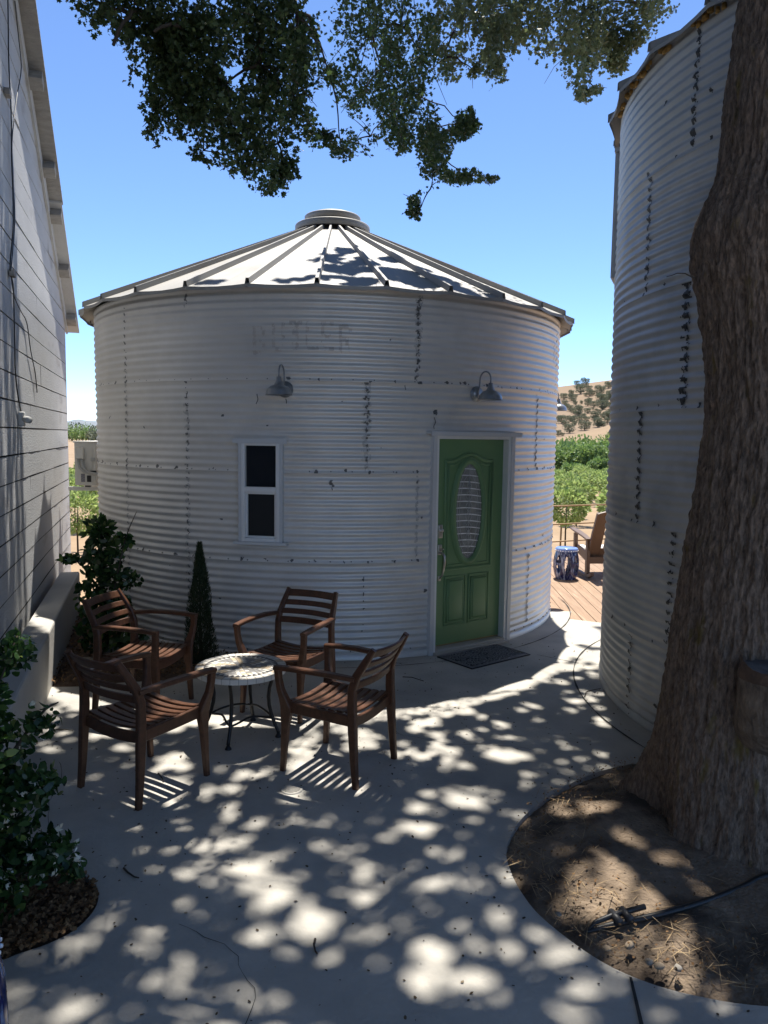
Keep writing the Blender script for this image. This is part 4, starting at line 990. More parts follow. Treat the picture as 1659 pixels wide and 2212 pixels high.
NEED = np.array([(0, -.5), (.022, 0), (0, .5), (-.022, 0)])
px_ = scatter([(-2.3, 1.2), (3.2, 1.2), (3.0, 8.2), (-2.6, 6)], 1800, 5, lambda x, y: .004+0*x)
px_ = px_[~inside(WELL_R, px_[:, 0], px_[:, 1]) & ~inside(WELL_L, px_[:, 0], px_[:, 1]) & (np.hypot(px_[:, 0]-LC[0], px_[:, 1]-LC[1]) > LR) & (np.hypot(px_[:, 0]-RC[0], px_[:, 1]-RC[1]) > RR)]
tag(obj('leaf_litter', flatleaf('leaf_litter', px_, .013, M['speck'], HEXA, 8)), 'specks of dry leaf litter strewn over the concrete patio', 'litter', kind='stuff')
def mound(x, y): return .055+.02*fbm(x*6+1, y*6, 1)
P1 = scatter(WELL_R, 2800, 21, lambda x, y: np.full(x.shape, .055)); P1[:, 2] = .02+.05*np.random.default_rng(2).random(len(P1))
dl = np.hypot(P1[:, 0]-1.87, P1[:, 1]-3.6); P1 = P1[(np.random.default_rng(3).random(len(P1)) < np.clip((dl-.5)/.7, .12, 1))]
tag(obj('dry_needles', flatleaf('dry_needles', P1, .075, M['straw'], NEED, 9, .15)), 'dry needles and stalks lying round the tree in the soil bed', 'litter', kind='stuff')
P1 = np.vstack([scatter(WELL_L, 3000, 22, lambda x, y: .004+.02*np.abs(np.sin(x*50))), scatter(bedpoly, 4200, 23, lambda x, y: .03+.03*np.abs(np.sin(x*50)))])
tag(obj('bark_mulch', flatleaf('bark_mulch', P1, .022, M['chip'], HEXA, 10, .5)), 'brown bark mulch covering the two planting beds on the left', 'mulch', kind='stuff')
P1 = scatter(WELL_R, 2600, 24, lambda x, y: .05+0*x); P1[:, 2] = .035+.025*np.random.default_rng(4).random(len(P1))
tag(obj('soil_crumbs', flatleaf('soil_crumbs', P1, .013, M['chip'], HEXA, 11, .6)), 'crumbs of earth and gravel over the bare tree bed', 'gravel', kind='stuff')

# ================================================================== SHRUBS
def bush(name, label, cat, base, blobs, n, size, m, shape, stems, seed, fl=0, group=None):
    t = thing(name, label, cat, (base[0], base[1], 0), 0, group); g = np.random.default_rng(seed); P = []
    tot = sum(b_[6] for b_ in blobs)
    for x, y, z, rx, ry, rz, wgt in blobs:
        k = int(n*wgt/tot); d_ = g.normal(size=(k, 3)); d_ /= np.linalg.norm(d_, axis=1)[:, None]; r = g.random(k)**.45
        P.append(np.array([x-base[0], y-base[1], z])+d_*r[:, None]*np.array([rx, ry, rz]))
    P = np.vstack(P); P = P[P[:, 2] > .01]
    b = MB()
    for s in stems: b.tube([(p[0]-base[0], p[1]-base[1], p[2]) for p in catmull(s, 4, False)], [.010*(1-.7*i/(4*(len(s)-1))) for i in range(4*(len(s)-1)+1)], 5)
    b.build('stems', M['twig'], t)
    obj('foliage', leaves('foliage', P, size, m, shape, seed=seed, fold=.25, flat=-.6), t)
    if fl:
        idx = g.choice(len(P), fl*6, replace=False); out = P[idx]; c = np.mean(P, 0); dist = out[:, 0]*1.2-out[:, 1]*.8+g.normal(size=len(out))*.08+abs(out[:, 2]-c[2])*.35; out = out[np.argsort(-dist)[:fl]]
        rep = np.repeat(out+g.normal(size=out.shape)*.01, 5, 0)+g.normal(size=(fl*5, 3))*.009
        obj('flowers', leaves('flowers', rep, .028, M['flower'], DIAM, seed=seed+1), t)
    return t
bush('jasmine_bush', 'dark glossy jasmine with white flowers in the near left planting circle', 'shrub', (-1.68, 3.15),
     [(-1.78, 3.2, .9, .16, .22, .22, 1.2), (-1.73, 3.15, .62, .23, .26, .25, 2.2), (-1.73, 3.1, .35, .29, .30, .28, 2.6), (-1.70, 3.08, .16, .28, .28, .18, 1.8), (-1.46, 3.15, .55, .10, .12, .10, .35), (-1.42, 3.1, .27, .12, .12, .09, .45), (-1.62, 3.3, 1.08, .10, .10, .10, .3), (-1.46, 3.2, .80, .08, .08, .08, .15), (-1.33, 3.12, .19, .08, .08, .06, .12)],
     4600, .048, M['jasmine'], OVATE, [[(-1.7, 3.15, 0), (-1.74, 3.2, .4), (-1.7, 3.22, .8), (-1.6, 3.3, 1.15)], [(-1.68, 3.12, 0), (-1.6, 3.1, .3), (-1.45, 3.15, .55)], [(-1.66, 3.1, 0), (-1.5, 3.08, .2), (-1.30, 3.12, .2)], [(-1.7, 3.2, .5), (-1.5, 3.25, .8), (-1.42, 3.28, .86)]], 31, 46)
bush('camellia_bush', 'dark leafy climbing shrub in the bed between barn corner and round bin', 'shrub', (-2.55, 6.85),
     [(-2.60, 6.95, 1.15, .14, .14, .16, .5), (-2.56, 6.9, .9, .20, .18, .22, 1.0), (-2.55, 6.85, .55, .24, .2, .28, 1.3), (-2.5, 6.8, .25, .28, .22, .22, 1.1), (-2.33, 6.8, 1.08, .10, .1, .09, .22), (-2.26, 6.75, .75, .12, .1, .1, .22), (-2.85, 6.9, .90, .11, .08, .05, .16), (-2.2, 6.7, .22, .12, .12, .1, .2), (-2.35, 6.75, .45, .15, .12, .15, .3)],
     2000, .068, M['jasmine'], OVATE, [[(-2.55, 6.85, 0), (-2.58, 6.9, .5), (-2.56, 6.92, .95), (-2.62, 6.95, 1.3)], [(-2.55, 6.85, .2), (-2.4, 6.8, .7), (-2.3, 6.78, 1.1), (-2.2, 6.8, 1.35)], [(-2.56, 6.88, .6), (-2.75, 6.9, .85), (-2.9, 6.9, .92)]], 33, 14)
cy = thing('rosemary_column', 'slim pointed dark evergreen column standing against the corrugated bin', 'shrub', (-1.60, 6.62, 0))
g = np.random.default_rng(12); n = 9000; u = g.random(n); H_ = 1.10
hh = H_*(1-np.sqrt(1-u*.995)); hh = H_*u**1.15; prof = .118*np.clip(1-(hh/H_)**1.7, 0, 1)+.012; prof *= np.clip(hh/.10, .7, 1)
a = g.random(n)*2*PI; rr = prof*(.45+.6*g.random(n)**.6)*(1+.18*np.sin(a*3+hh*9)); P = np.column_stack([rr*np.cos(a), rr*np.sin(a), hh])
ax = np.column_stack([np.cos(a)*.45, np.sin(a)*.45, np.ones(n)])
obj('foliage', leaves('foliage', P, .045, M['cypress'], NEED*np.array([3.2, 1]), axis=ax, seed=13), cy)
part('stem', M['twig'], cy, lambda b: b.tube([(0, 0, 0), (0, 0, 1.0)], [.018, .004], 6))

# ================================================================== THE SHADE TREE
tree = thing('shade_tree', 'big old tree with thick ridged bark trunk at right and leafy crown overhead', 'tree', (1.93, 3.93, 0))
TO = np.array([1.93, 3.93, 0])
zc = [-.15, 0, .15, .37, .7, .97, 1.5, 1.93, 2.165, 2.5, 2.75, 2.935, 3.09, 3.25, 3.4, 3.83, 4.15, 4.6, 5.2]
cxs = [1.88, 1.88, 1.87, 1.865, 1.865, 1.865, 1.885, 1.915, 1.92, 1.92, 1.915, 1.91, 1.91, 1.92, 1.93, 1.96, 1.985, 2.02, 2.05]
cys = [3.95, 3.95, 3.94, 3.93, 3.925, 3.92, 3.92, 3.92, 3.92, 3.93, 3.94, 3.95, 3.95, 3.96, 3.97, 3.99, 4.0, 4.03, 4.08]
rad = [.58, .515, .47, .44, .405, .383, .352, .332, .312, .335, .375, .41, .42, .365, .318, .315, .305, .30, .28]
nz, na = 330, 300; zz = np.linspace(-.12, 5.1, nz); an = np.linspace(0, 2*PI, na, endpoint=False)
A, Z = np.meshgrid(an, zz); cx_ = np.interp(zz, zc, cxs)[:, None]; cy_ = np.interp(zz, zc, cys)[:, None]; r0 = np.interp(zz, zc, rad)[:, None]
r0 = np.convolve(np.pad(r0[:, 0], 3, 'edge'), np.ones(7)/7, 'valid')[:, None]
flare = np.clip(1-Z/.7, 0, 1)**2*.10*(np.sin(A*3+.7)+.6*np.sin(A*5+2)); lump = .05*fbm(np.cos(A)*1.1, np.sin(A)*1.1, Z*.7, 3)*(.4+np.clip(1-Z/1.2, 0, 1)*.3)
def ridged(k, zs, tw): return 1-np.abs(fbm(np.cos(A+tw*Z)*k, np.sin(A+tw*Z)*k, Z*zs, 3))*2.2
bark = .012*ridged(6, 1.5, .05)+.016*ridged(13, 5.5, .02)+.013*ridged(24, 14, 0)+.006*fbm(np.cos(A)*40, np.sin(A)*40, Z*30, 2)-.012
rr = r0+flare+lump+bark
Vt = np.stack([cx_+.062+rr*np.cos(A)-TO[0], cy_+rr*np.sin(A)-TO[1], Z], -1)
obj('trunk', grid_mesh('trunk', Vt, M['bark'], wrap=True), tree)
# sawn-off stem at the front of the trunk
sb = MB(); n = 28; rings = []
for z, r, ox, oy in ((.50, .03, .06, .16), (.60, .11, .05, .10), (.70, .14, .045, .05), (.82, .146, .04, .015), (.95, .146, .035, -.01), (1.0, .148, .035, -.015)):
    ring_ = []
    for i in range(n):
        a = 2*PI*i/n; q = r*(1+.10*float(fbm(math.cos(a)*2.5, math.sin(a)*2.5, z*4, 3))); ring_.append((1.80+ox+q*1.15*math.cos(a)-TO[0], 3.47+oy+q*math.sin(a)-TO[1], z))
    rings.append(ring_)
for k_ in range(5): sb.add(rings[k_]+rings[k_+1], [(i, (i+1) % n, n+(i+1) % n, n+i) for i in range(n)], 0 if k_ < 4 else 1, True)
top = [(1.835+.15*1.1*math.cos(2*PI*i/n)*(1+.05*math.sin(i*1.3))-TO[0], 3.455+.148*math.sin(2*PI*i/n)-TO[1], 1.018+.012*math.cos(i*.9)) for i in range(n)]
sb.add(rings[5]+top, [(i, (i+1) % n, n+(i+1) % n, n+i) for i in range(n)], 1, True)
sb.add(top+[(1.835-TO[0], 3.455-TO[1], 1.012)], [(i, (i+1) % n, n) for i in range(n)], 2)
sb.build('branch_stub', [M['bark_stub'], M['bark_in'], M['cutwood']], tree)

def limb(pts, r0, r1, n=9):
    P = catmull(pts, 6, False); k = len(P); rs = [r0+(r1-r0)*(i/(k-1))**.8 for i in range(k)]
    for i in range(1, k-1): P[i] += .05*np.array([vnoise(i*.5, k, 1), vnoise(i*.5, k, 2), vnoise(i*.5, k, 3)])
    b = MB(); b.tube(P-TO, rs, n); b.build('limb', M['bark'], tree); return P
LIMBS = [limb(p, a, b_) for p, a, b_ in [
    ([(2.02, 4.03, 4.7), (1.4, 4.6, 6.0), (.2, 5.6, 7.4), (-1.0, 6.8, 8.2)], .19, .05), ([(2.05, 4.08, 5.0), (.8, 3.6, 6.6), (-1.0, 3.2, 8.0), (-2.6, 3.4, 9.2)], .18, .05),
    ([(2.05, 4.1, 5.1), (2.0, 5.4, 6.8), (1.6, 7.0, 8.2), (1.2, 8.4, 9.2)], .17, .05), ([(2.05, 4.08, 5.0), (1.8, 2.6, 6.8), (1.0, .8, 8.4), (.2, -1.0, 9.4)], .18, .05),
    ([(2.06, 4.1, 5.1), (3.2, 4.6, 7.0), (4.4, 5.4, 8.6), (5.4, 6.2, 9.6)], .17, .05), ([(2.06, 4.08, 5.0), (3.4, 3.4, 6.6), (5.0, 2.4, 8.2)], .15, .05), ([(2.05, 4.08, 5.05), (2.2, 4.2, 7.4), (1.8, 4.4, 9.6), (1.4, 4.6, 11.4)], .2, .05)]]

# ---- where the sun comes through: patches read off the ground, kept free of leaves along the sun's direction
WIN = {  # window origin in full-size pixels -> ellipses (cx, cy, rx, ry) in its 0.4822-px units
 (0, 2500): [(560,200,120,50),(480,280,130,50),(800,260,90,35),(420,340,80,25),(600,330,70,20),(560,380,60,15),(380,410,50,20),(380,490,55,20),(490,520,70,25),(560,575,60,25),(370,650,70,35),(330,590,60,20),(760,520,60,18),(940,630,110,28),(1020,580,60,20),(780,710,60,10),(980,780,60,16),(390,775,45,18),(1350,490,100,40),(1500,430,100,40),(1340,600,60,22),(1330,720,120,60),(1260,790,80,35),(1420,780,70,50),(1440,860,50,35),(1250,930,160,90),(1050,1050,110,60),(1420,970,60,25),(1330,1070,70,30),(1420,1090,80,25),(1590,960,70,60),(1600,1030,40,35),(1400,1190,90,35),(1440,1260,60,30),(1040,1260,65,25),(1560,1390,100,60),(1100,1420,60,30),(900,1160,55,18)],
 (800, 2500): [(150,380,150,25),(550,390,250,45),(700,460,120,50),(850,420,100,40),(960,400,60,25),(1000,480,120,50),(1130,530,150,60),(1250,560,90,55),(1180,610,110,40),(780,540,90,60),(700,590,120,50),(620,640,80,40),(700,680,100,45),(860,640,60,40),(1050,620,60,40),(1450,330,80,25),(1560,300,80,15),(1620,350,70,40),(1330,350,50,15),(1460,400,80,25),(1290,430,50,25),(1210,440,40,15),(1600,440,70,40),(1560,490,70,35),(1480,600,60,35),(1430,680,80,35),(1600,660,100,50),(1560,745,55,30),(650,760,50,35),(55,810,50,30),(230,850,110,55),(420,810,60,40),(370,910,80,40),(160,960,90,60),(60,960,60,40),(140,1090,90,50),(130,1170,100,50),(330,1210,80,45),(310,1260,60,30),(30,1270,50,60),(100,1330,70,40),(260,1340,60,35),(450,1330,60,22),(820,1220,50,22),(540,1230,50,15),(620,980,90,60),(960,1010,40,18),(780,830,220,90),(1000,890,90,60),(1630,985,50,50),(1530,1025,50,35),(1560,1115,95,55),(1540,1220,90,50),(1590,1310,90,45),(1340,1330,60,36),(1270,1200,45,20),(820,1405,80,45),(1040,1430,70,35)],
 (1600, 2300): [(1200,200,260,200),(1050,420,150,40),(1250,400,110,40),(1300,480,60,40),(960,460,80,25),(1050,530,60,30),(1150,500,60,25),(950,540,40,15),(1260,600,90,35),(1330,620,60,25),(1270,660,60,25),(1180,690,90,30),(1350,740,60,25),(1300,700,60,30),(1120,760,60,28),(600,565,60,25),(660,580,40,18),(460,612,45,18),(540,580,40,12),(710,520,60,15),(340,635,50,15),(300,670,60,20),(620,650,55,18),(860,617,65,20),(800,585,40,10),(1100,610,35,12),(750,685,45,22),(840,720,65,28),(730,748,55,25),(860,835,40,25),(1370,830,60,25),(1380,870,60,20),(1080,855,40,15),(150,690,130,40),(100,760,130,60),(300,760,100,40),(60,850,80,50),(260,740,80,60),(430,810,40,25),(570,865,65,35),(440,905,55,18),(250,930,120,50),(60,940,90,40),(370,990,60,25),(140,1000,70,40),(30,1070,50,50),(130,1060,60,60),(300,1080,200,50),(230,1160,130,60),(150,1210,60,40),(480,1070,110,45),(580,1130,110,50),(700,1110,130,50),(430,1240,90,40),(550,1270,80,35),(790,1265,65,40),(900,1250,40,30),(990,1290,70,35),(1050,1215,60,35),(1050,1145,50,25),(780,1370,65,35),(890,1350,60,35),(1090,1035,55,20),(1160,1065,50,22),(1330,1085,45,22),(40,1400,60,50),(250,1400,140,70),(400,1400,120,50),(540,1420,80,40)],
 (0, 3140): [(780,200,140,90),(1100,110,60,40),(1330,110,90,40),(1550,60,100,60),(1460,250,140,80),(1600,200,80,80),(1620,350,70,40),(1190,250,70,34),(1100,500,70,50),(1200,590,100,60),(1430,530,90,50),(885,640,75,65),(740,690,60,70),(700,790,100,60),(520,860,90,50),(1130,780,150,80),(1170,880,100,50),(1460,910,100,75),(1510,640,80,50),(1630,710,50,60),(1150,1120,130,110),(1400,1050,110,90),(1350,1250,140,90),(1450,1340,120,90),(1580,1400,120,80),(260,960,80,40),(330,1110,160,80),(200,1180,130,80),(80,1270,80,50),(580,1150,70,45),(680,1290,160,80),(500,1370,150,80),(250,1430,150,50),(120,1440,100,30),(90,1040,60,60),(440,740,110,45),(160,860,60,20)],
 (800, 3140): [(810,75,75,40),(1040,105,70,30),(920,155,50,35),(1340,20,60,25),(60,170,110,60),(60,80,60,40),(330,230,200,50),(150,280,150,60),(400,340,230,70),(550,380,110,90),(430,490,140,70),(650,300,60,40),(690,490,60,30),(750,650,140,110),(680,750,100,70),(860,720,80,80),(1030,750,75,60),(970,640,45,45),(880,940,100,85),(350,780,150,100),(90,710,110,70),(170,960,90,80),(540,930,150,80),(420,1010,110,60),(640,1060,100,60),(250,1130,110,70),(620,1210,110,70),(780,1180,80,60),(900,1230,80,60),(50,1220,80,80),(150,1400,180,80),(500,1270,150,60),(1270,1230,140,110),(1200,1330,110,110),(1420,1380,150,90),(1000,430,100,30),(1160,460,90,80),(1250,510,100,60),(990,340,40,40),(1150,340,60,30),(1070,270,25,25),(1410,360,60,30),(1560,260,80,70),(1570,1120,100,100),(1640,1010,60,60),(1590,770,90,60),(1600,890,80,60),(960,290,45,35)],
 (1600, 3000): [(330,20,200,45),(60,70,60,60),(360,160,80,35),(220,180,50,25),(410,240,50,30),(520,300,60,22),(640,120,70,40),(20,275,40,35),(200,420,70,40),(310,375,55,35),(90,430,50,20),(80,660,110,50),(540,890,100,60),(640,850,70,40),(240,930,70,45),(380,1120,95,75),(690,1200,95,100),(920,1220,80,80),(900,1090,60,70),(1120,1200,110,60),(400,1370,130,90),(60,1300,110,140),(60,1160,110,90),(220,1420,120,60),(1220,1490,170,80),(1150,1530,110,60),(1450,1430,90,60),(1450,1290,90,50),(390,1620,110,80),(1200,1700,150,50),(1000,120,60,30),(1300,90,160,55),(1100,20,150,30),(1200,270,80,36),(1300,700,230,150),(1500,600,180,130),(1550,850,130,100),(1250,880,130,50),(1500,1100,150,80),(760,150,40,30),(780,310,40,30),(1650,700,200,200),(1800,900,200,150),(1850,1150,200,120),(1900,1350,150,120)],
}
GX0, GY0, GRES = -6., -6., .02; GN = (800, 900)
lit = np.zeros((GN[1], GN[0]), bool)
gx = GX0+(np.arange(GN[0])+.5)*GRES; gy = GY0+(np.arange(GN[1])+.5)*GRES; GXX, GYY = np.meshgrid(gx, gy)
known = inside(np.array([G(-60, 1480)[:2], G(430, 1440)[:2], G(900, 1440)[:2], (2.2, 8.3), (2.4, 7.0), G(1500, 1640)[:2], G(1720, 2000)[:2], G(1720, 2300)[:2], G(-60, 2300)[:2]]), GXX, GYY)
gap = (fbm(GXX*3.1, GYY*3.1, 7.3, 3) > .27); lit |= gap & ~known
for u, v, ru, rv in [(1350,1900,90,40),(1400,1960,80,40),(1300,1960,60,25),(1450,2030,60,40),(1490,2090,60,45),(1370,2060,60,25),(1330,1830,60,22),(1260,1750,50,16),(1250,1950,40,30),(1420,1880,50,30),(1540,2140,40,30)]:
    c = G(u, v, .03); ex = np.linalg.norm(G(u+ru, v, .03)-c); ey = abs(G(u, v+rv, .03)[1]-c[1]); lit |= ((GXX-c[0])/ex)**2+((GYY-c[1])/ey)**2 < 1
                    # beyond the picture: scattered gaps
for (x0, y0), L_ in WIN.items():
    for cx, cy, rx, ry in L_:
        u, v = (x0+cx*.4822)*.57604, (y0+cy*.4822)*.57604; c = G(u, v); ex = np.linalg.norm(G(u+rx*.4822*.57604, v)-c); eyv = abs(G(u, v+ry*.4822*.57604)[1]-c[1])
        ex = max(.9*ex, ex-.008)+.006; eyv = max(.9*eyv, eyv-.008)+.006
        lit |= ((GXX-c[0])/ex)**2+((GYY-c[1])/eyv)**2 < 1
for u, v, ru, rv, zz_ in [(480,1428,42,13,.48),(540,1455,50,14,.48),(450,1446,24,12,.48),(592,1446,22,9,.48),(520,1412,40,7,.48),(400,1528,36,24,.43),(350,1510,26,9,.43),(680,1486,50,16,.43),(725,1512,30,12,.43),(640,1398,46,12,.43),(600,1408,30,9,.43),(310,1418,30,9,.43),(255,1328,26,10,.75),(295,1345,26,8,.7),(545,1334,16,5,.66),(790,1400,26,12,.75),(745,1392,18,5,.66),(670,1452,26,6,.66),(560,1378,18,8,.5)]:
    c = G(u, v, zz_); ex = np.linalg.norm(G(u+ru, v, zz_)-c); ey = abs(G(u, v+rv, zz_)[1]-c[1]); c = c[:2]-SUNV[:2]/SUNV[2]*zz_
    lit |= ((GXX-c[0])/ex)**2+((GYY-c[1])/ey)**2 < 1
lit &= ~(known & (fbm(GXX*8, GYY*8, 1.7, 3) < -.27))
lit |= known & (vnoise(GXX*11, GYY*11, 4.4) > .60) & (GYY < 6.2) & (GXX > -.9+.25*(GYY-4))
lit |= (GYY > 8.25) & (GXX > 1.4)
# the left bin's roof catches the sun except for one patch of shade
sh = SUNV[:2]/SUNV[2]
rc_ = LC-sh*3.6; rr2 = np.hypot(GXX-rc_[0], GYY-rc_[1]); binlit = (rr2 < 2.95); shade = np.zeros_like(lit)
for u, v, rx, ry in [(742,540,26,7),(720,552,30,6),(765,562,50,10),(735,578,40,9),(790,585,55,10),(760,602,60,9),(700,560,25,4),(860,590,50,16),(905,606,50,10),(845,560,25,6),(950,600,45,12),(1000,622,40,8),(680,598,25,5),(455,606,30,4),(620,600,30,4),(1050,634,30,6),(900,575,30,6)]:
    d_ = ray(u, v); t = None
    for tt_ in np.linspace(5.5, 11, 400):
        q = np.array([0, 0, CAMH])+d_*tt_; r_ = math.hypot(q[0]-LC[0], q[1]-LC[1])
        if r_ < 2.87 and q[2] < 3.335+(2.87-r_)*.448: t = tt_; break
    if t is None: continue
    g0 = q[:2]-sh*q[2]; ex = rx*t/1659*1.02; ey = ry*t/1659*3.2
    shade |= ((GXX-g0[0])/ex)**2+((GYY-g0[1])/ey)**2 < 1
shade &= fbm(GXX*4.5, GYY*4.5, 3.3, 3) > -.16
lit = np.where(binlit, ~shade, lit)
# the barn's end wall: sunlit on its far half, raked by streaks nearer
sg = GXX*WU[0]+GYY*WU[1]; ng = GXX*WN[0]+GYY*WN[1]; wz = (CW-ng)/(SUNV[:2]@WN/SUNV[2])     # height where that sun ray meets the wall
ws = sg+wz*(sh@WU); onw = (ng < CW) & (wz > .3) & (wz < 6.5)
wl = (ws > 7.25+.05*(wz-2)) | ((vnoise(ws*7, 3, 1) > .12) & (ws > 5.4)) & (fbm(ws*6, wz*.7, 2, 2) > -.2)
lit = np.where(onw, wl, lit)
def ground_lit(P):
    g0 = P[:, :2]-sh*P[:, 2:3]; i = ((g0[:, 0]-GX0)/GRES).astype(int); j = ((g0[:, 1]-GY0)/GRES).astype(int)
    ok = (i >= 0) & (i < GN[0]) & (j >= 0) & (j < GN[1]); r = np.zeros(len(P), bool); r[ok] = lit[j[ok], i[ok]]; return r

# ---- high crown (above the picture), shaped and spread behind the camera for shade
g = np.random.default_rng(77); n = 330000
gp = g.uniform([-7.2, -7.5], [9.2, 10.0], (n, 2)); e = ((gp[:, 0]-1.0)/8.0)**2+((gp[:, 1]-1.0)/8.6)**2+.25*fbm(gp[:, 0]*.5, gp[:, 1]*.5, 1, 2); gp = gp[e < 1]
yg = gp[:, 1]; zmin = np.maximum(2.6+.715*np.maximum(yg, 1)+.75, np.interp(yg, [-7, -3, 3.0, 5.2], [6.5, 8.8, 9.6, 7.2])); z = zmin+g.random(len(gp))**1.5*2.6
HP = np.column_stack([gp+sh*z[:, None], z]); HP = HP[~ground_lit(HP)]
# leave holes in the volume so the crown is clumped when seen from the side
cl = fbm(HP[:, 0]*.9, HP[:, 1]*.9, HP[:, 2]*.9, 2); HP = HP[cl > -.52]
# ---- boughs that hang into the picture: (u, v, ru, rv, distance, half depth, weight)
BL = [(230,20,65,34,4.9,.35,.7),(330,55,90,62,5.0,.5,1.3),(430,70,120,90,5.2,.6,2.4),(560,45,105,62,5.4,.5,1.4),(640,25,42,46,5.4,.4,.6),(370,170,72,75,5.2,.45,1.3),(480,190,105,100,5.4,.6,2.6),(335,255,26,45,5.1,.15,.22),(410,262,42,48,5.2,.2,.38),(505,290,75,58,5.4,.4,1.1),(560,352,62,40,5.5,.3,.6),(600,310,46,55,5.5,.3,.6),(640,240,38,58,5.6,.3,.6),(650,120,46,50,5.6,.35,.6),(560,140,88,80,5.4,.5,1.9),(588,398,36,20,5.5,.15,.18),(690,295,36,18,5.8,.12,.16),(440,325,30,28,5.3,.12,.18),(700,160,30,22,6,.15,.16),(620,370,22,22,5.5,.12,.14),(716,172,30,14,6.2,.15,.14),(738,322,34,18,6.6,.15,.16),
 (800,70,76,85,7.0,.6,1.5),(865,55,80,58,7.2,.6,1.2),(785,200,56,58,7.2,.4,.8),(822,150,58,70,7.2,.5,1.0),(850,240,52,66,7.3,.4,.9),(905,110,56,78,7.4,.5,1.1),(884,205,40,48,7.4,.3,.5),(800,295,36,28,7.2,.2,.3),(765,308,34,22,7.2,.15,.16),(925,285,24,46,7.4,.25,.36),(962,285,44,17,7.4,.18,.28),(1005,270,28,26,7.4,.2,.5),(940,338,33,38,7.4,.22,.62),(1000,382,46,13,7.4,.12,.36),(1050,386,22,8,7.4,.08,.12),(932,402,13,13,7.4,.1,.18),(910,447,36,20,7.4,.18,.6),(870,300,30,30,7.3,.2,.22)]
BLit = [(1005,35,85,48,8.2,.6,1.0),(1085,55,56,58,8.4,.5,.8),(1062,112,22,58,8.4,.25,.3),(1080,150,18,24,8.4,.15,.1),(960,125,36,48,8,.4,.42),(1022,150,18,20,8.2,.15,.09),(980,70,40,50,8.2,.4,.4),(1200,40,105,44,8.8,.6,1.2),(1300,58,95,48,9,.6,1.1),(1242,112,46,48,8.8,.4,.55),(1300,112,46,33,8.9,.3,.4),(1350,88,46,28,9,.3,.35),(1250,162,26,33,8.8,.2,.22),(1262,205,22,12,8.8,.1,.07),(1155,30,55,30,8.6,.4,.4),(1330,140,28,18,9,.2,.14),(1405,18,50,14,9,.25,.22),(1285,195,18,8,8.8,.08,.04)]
def bough(bl, n, seed, thr=.0):
    g = np.random.default_rng(seed); tot = sum(b_[6] for b_ in bl); P = []
    for u, v, ru, rv, D, hd, wgt in bl:
        k = int(n*wgt/tot); d_ = g.normal(size=(k, 3)); d_ /= np.linalg.norm(d_, axis=1)[:, None]; d_ *= (g.random(k)**.42*(1.02+.55*fbm(d_[:, 0]*2.2+u, d_[:, 1]*2.2+v, d_[:, 2]*2.2, 2)))[:, None]
        c = Y(u, v, D); ex = ru*D/1659/F*.98; ez = rv*D/1659/F*1.02
        q = c+d_*np.array([ex, hd, ez]); P.append(q)
    P = np.vstack(P); cl = fbm(P[:, 0]*5.5, P[:, 1]*5.5, P[:, 2]*5.5, 2); return P[cl > thr]
VP = bough(BL, 48000, 5, .03); VP = np.vstack([VP, bough(BL[-9:], 2400, 8, .0)]); VL = bough(BLit, 19000, 6, .07)
def shape_ok(P):
    g = np.random.default_rng(1); O = np.array([0, 0, CAMH]); bad = ground_lit(P)
    for it in range(14):
        k = g.uniform(.84, 1.5, len(P))[:, None]; Q = O+(P-O)*k; ok = bad & ~ground_lit(Q) & (Q[:, 1] > 4.2); P = np.where(ok[:, None], Q, P); bad &= ~ok
    return P[~bad | (g.random(len(P)) < .25)]
VP = shape_ok(VP); VL = shape_ok(VL)
obj('crown', leaves('crown', VP-TO, .038, M['leaf'], LOBED, seed=2, fold=.2), tree)
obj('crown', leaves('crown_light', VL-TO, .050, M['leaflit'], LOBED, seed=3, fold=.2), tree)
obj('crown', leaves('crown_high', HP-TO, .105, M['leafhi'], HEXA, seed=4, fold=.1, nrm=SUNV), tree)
# twigs through the hanging boughs
b = MB(); g = np.random.default_rng(9)
def tw(a, c, r0=.012, r1=.003, k=6, w=.05):
    a = np.array(a); c = np.array(c); P = [a+(c-a)*t+np.array([0, 0, .10*np.linalg.norm(c-a)*math.sin(PI*t)])+g.normal(size=3)*w*np.linalg.norm(c-a)*.35*(0 < t < 1) for t in np.linspace(0, 1, k)]
    b.tube(np.array(P)-TO, [r0+(r1-r0)*t for t in np.linspace(0, 1, k)], 5)
cen = {}
for bl, base in ((BL[:22], (-1.6, 5.4, 6.6)), (BL[22:], (.1, 7.2, 7.4)), (BLit, (1.6, 8.4, 8.0))):
    roots = [np.array(base)]
    for u, v, ru, rv, D, hd, wgt in sorted(bl, key=lambda q: q[1]):
        c = Y(u, v, D); j = min(range(len(roots)), key=lambda q: np.linalg.norm(roots[q]-c)+(0 if roots[q][2] > c[2] else 5)); tw(roots[j], c, .014 if v < 200 else .008, .004); roots.append(c)
        for _ in range(4):
            e = c+g.normal(size=3)*np.array([ru*D/1659, hd, rv*D/1659])*.7; tw(c, e, .005, .0018, 4)
tw(Y(395, 60, 4.9), Y(333, 68, 4.7), .012, .009); tw(Y(300, 20, 4.9), Y(245, 97, 4.6), .013, .010)
tw(Y(1500, 600, 3.62), Y(1440, 598, 3.5), .004, .0015)
for lp, base in ((LIMBS[0], (-1.6, 5.4, 6.6)), (LIMBS[2], (.1, 7.2, 7.4)), (LIMBS[2], (1.6, 8.4, 8.0))): tw(lp[len(lp)//2+2], base, .035, .014, 7)
for lp in LIMBS:
    for q in lp[6::2]:
        for _ in range(3): tw(q, q+g.normal(size=3)*np.array([1.0, 1.0, .5])+np.array([0, 0, .6]), .03, .006)
b.build('twigs', M['twig'], tree)

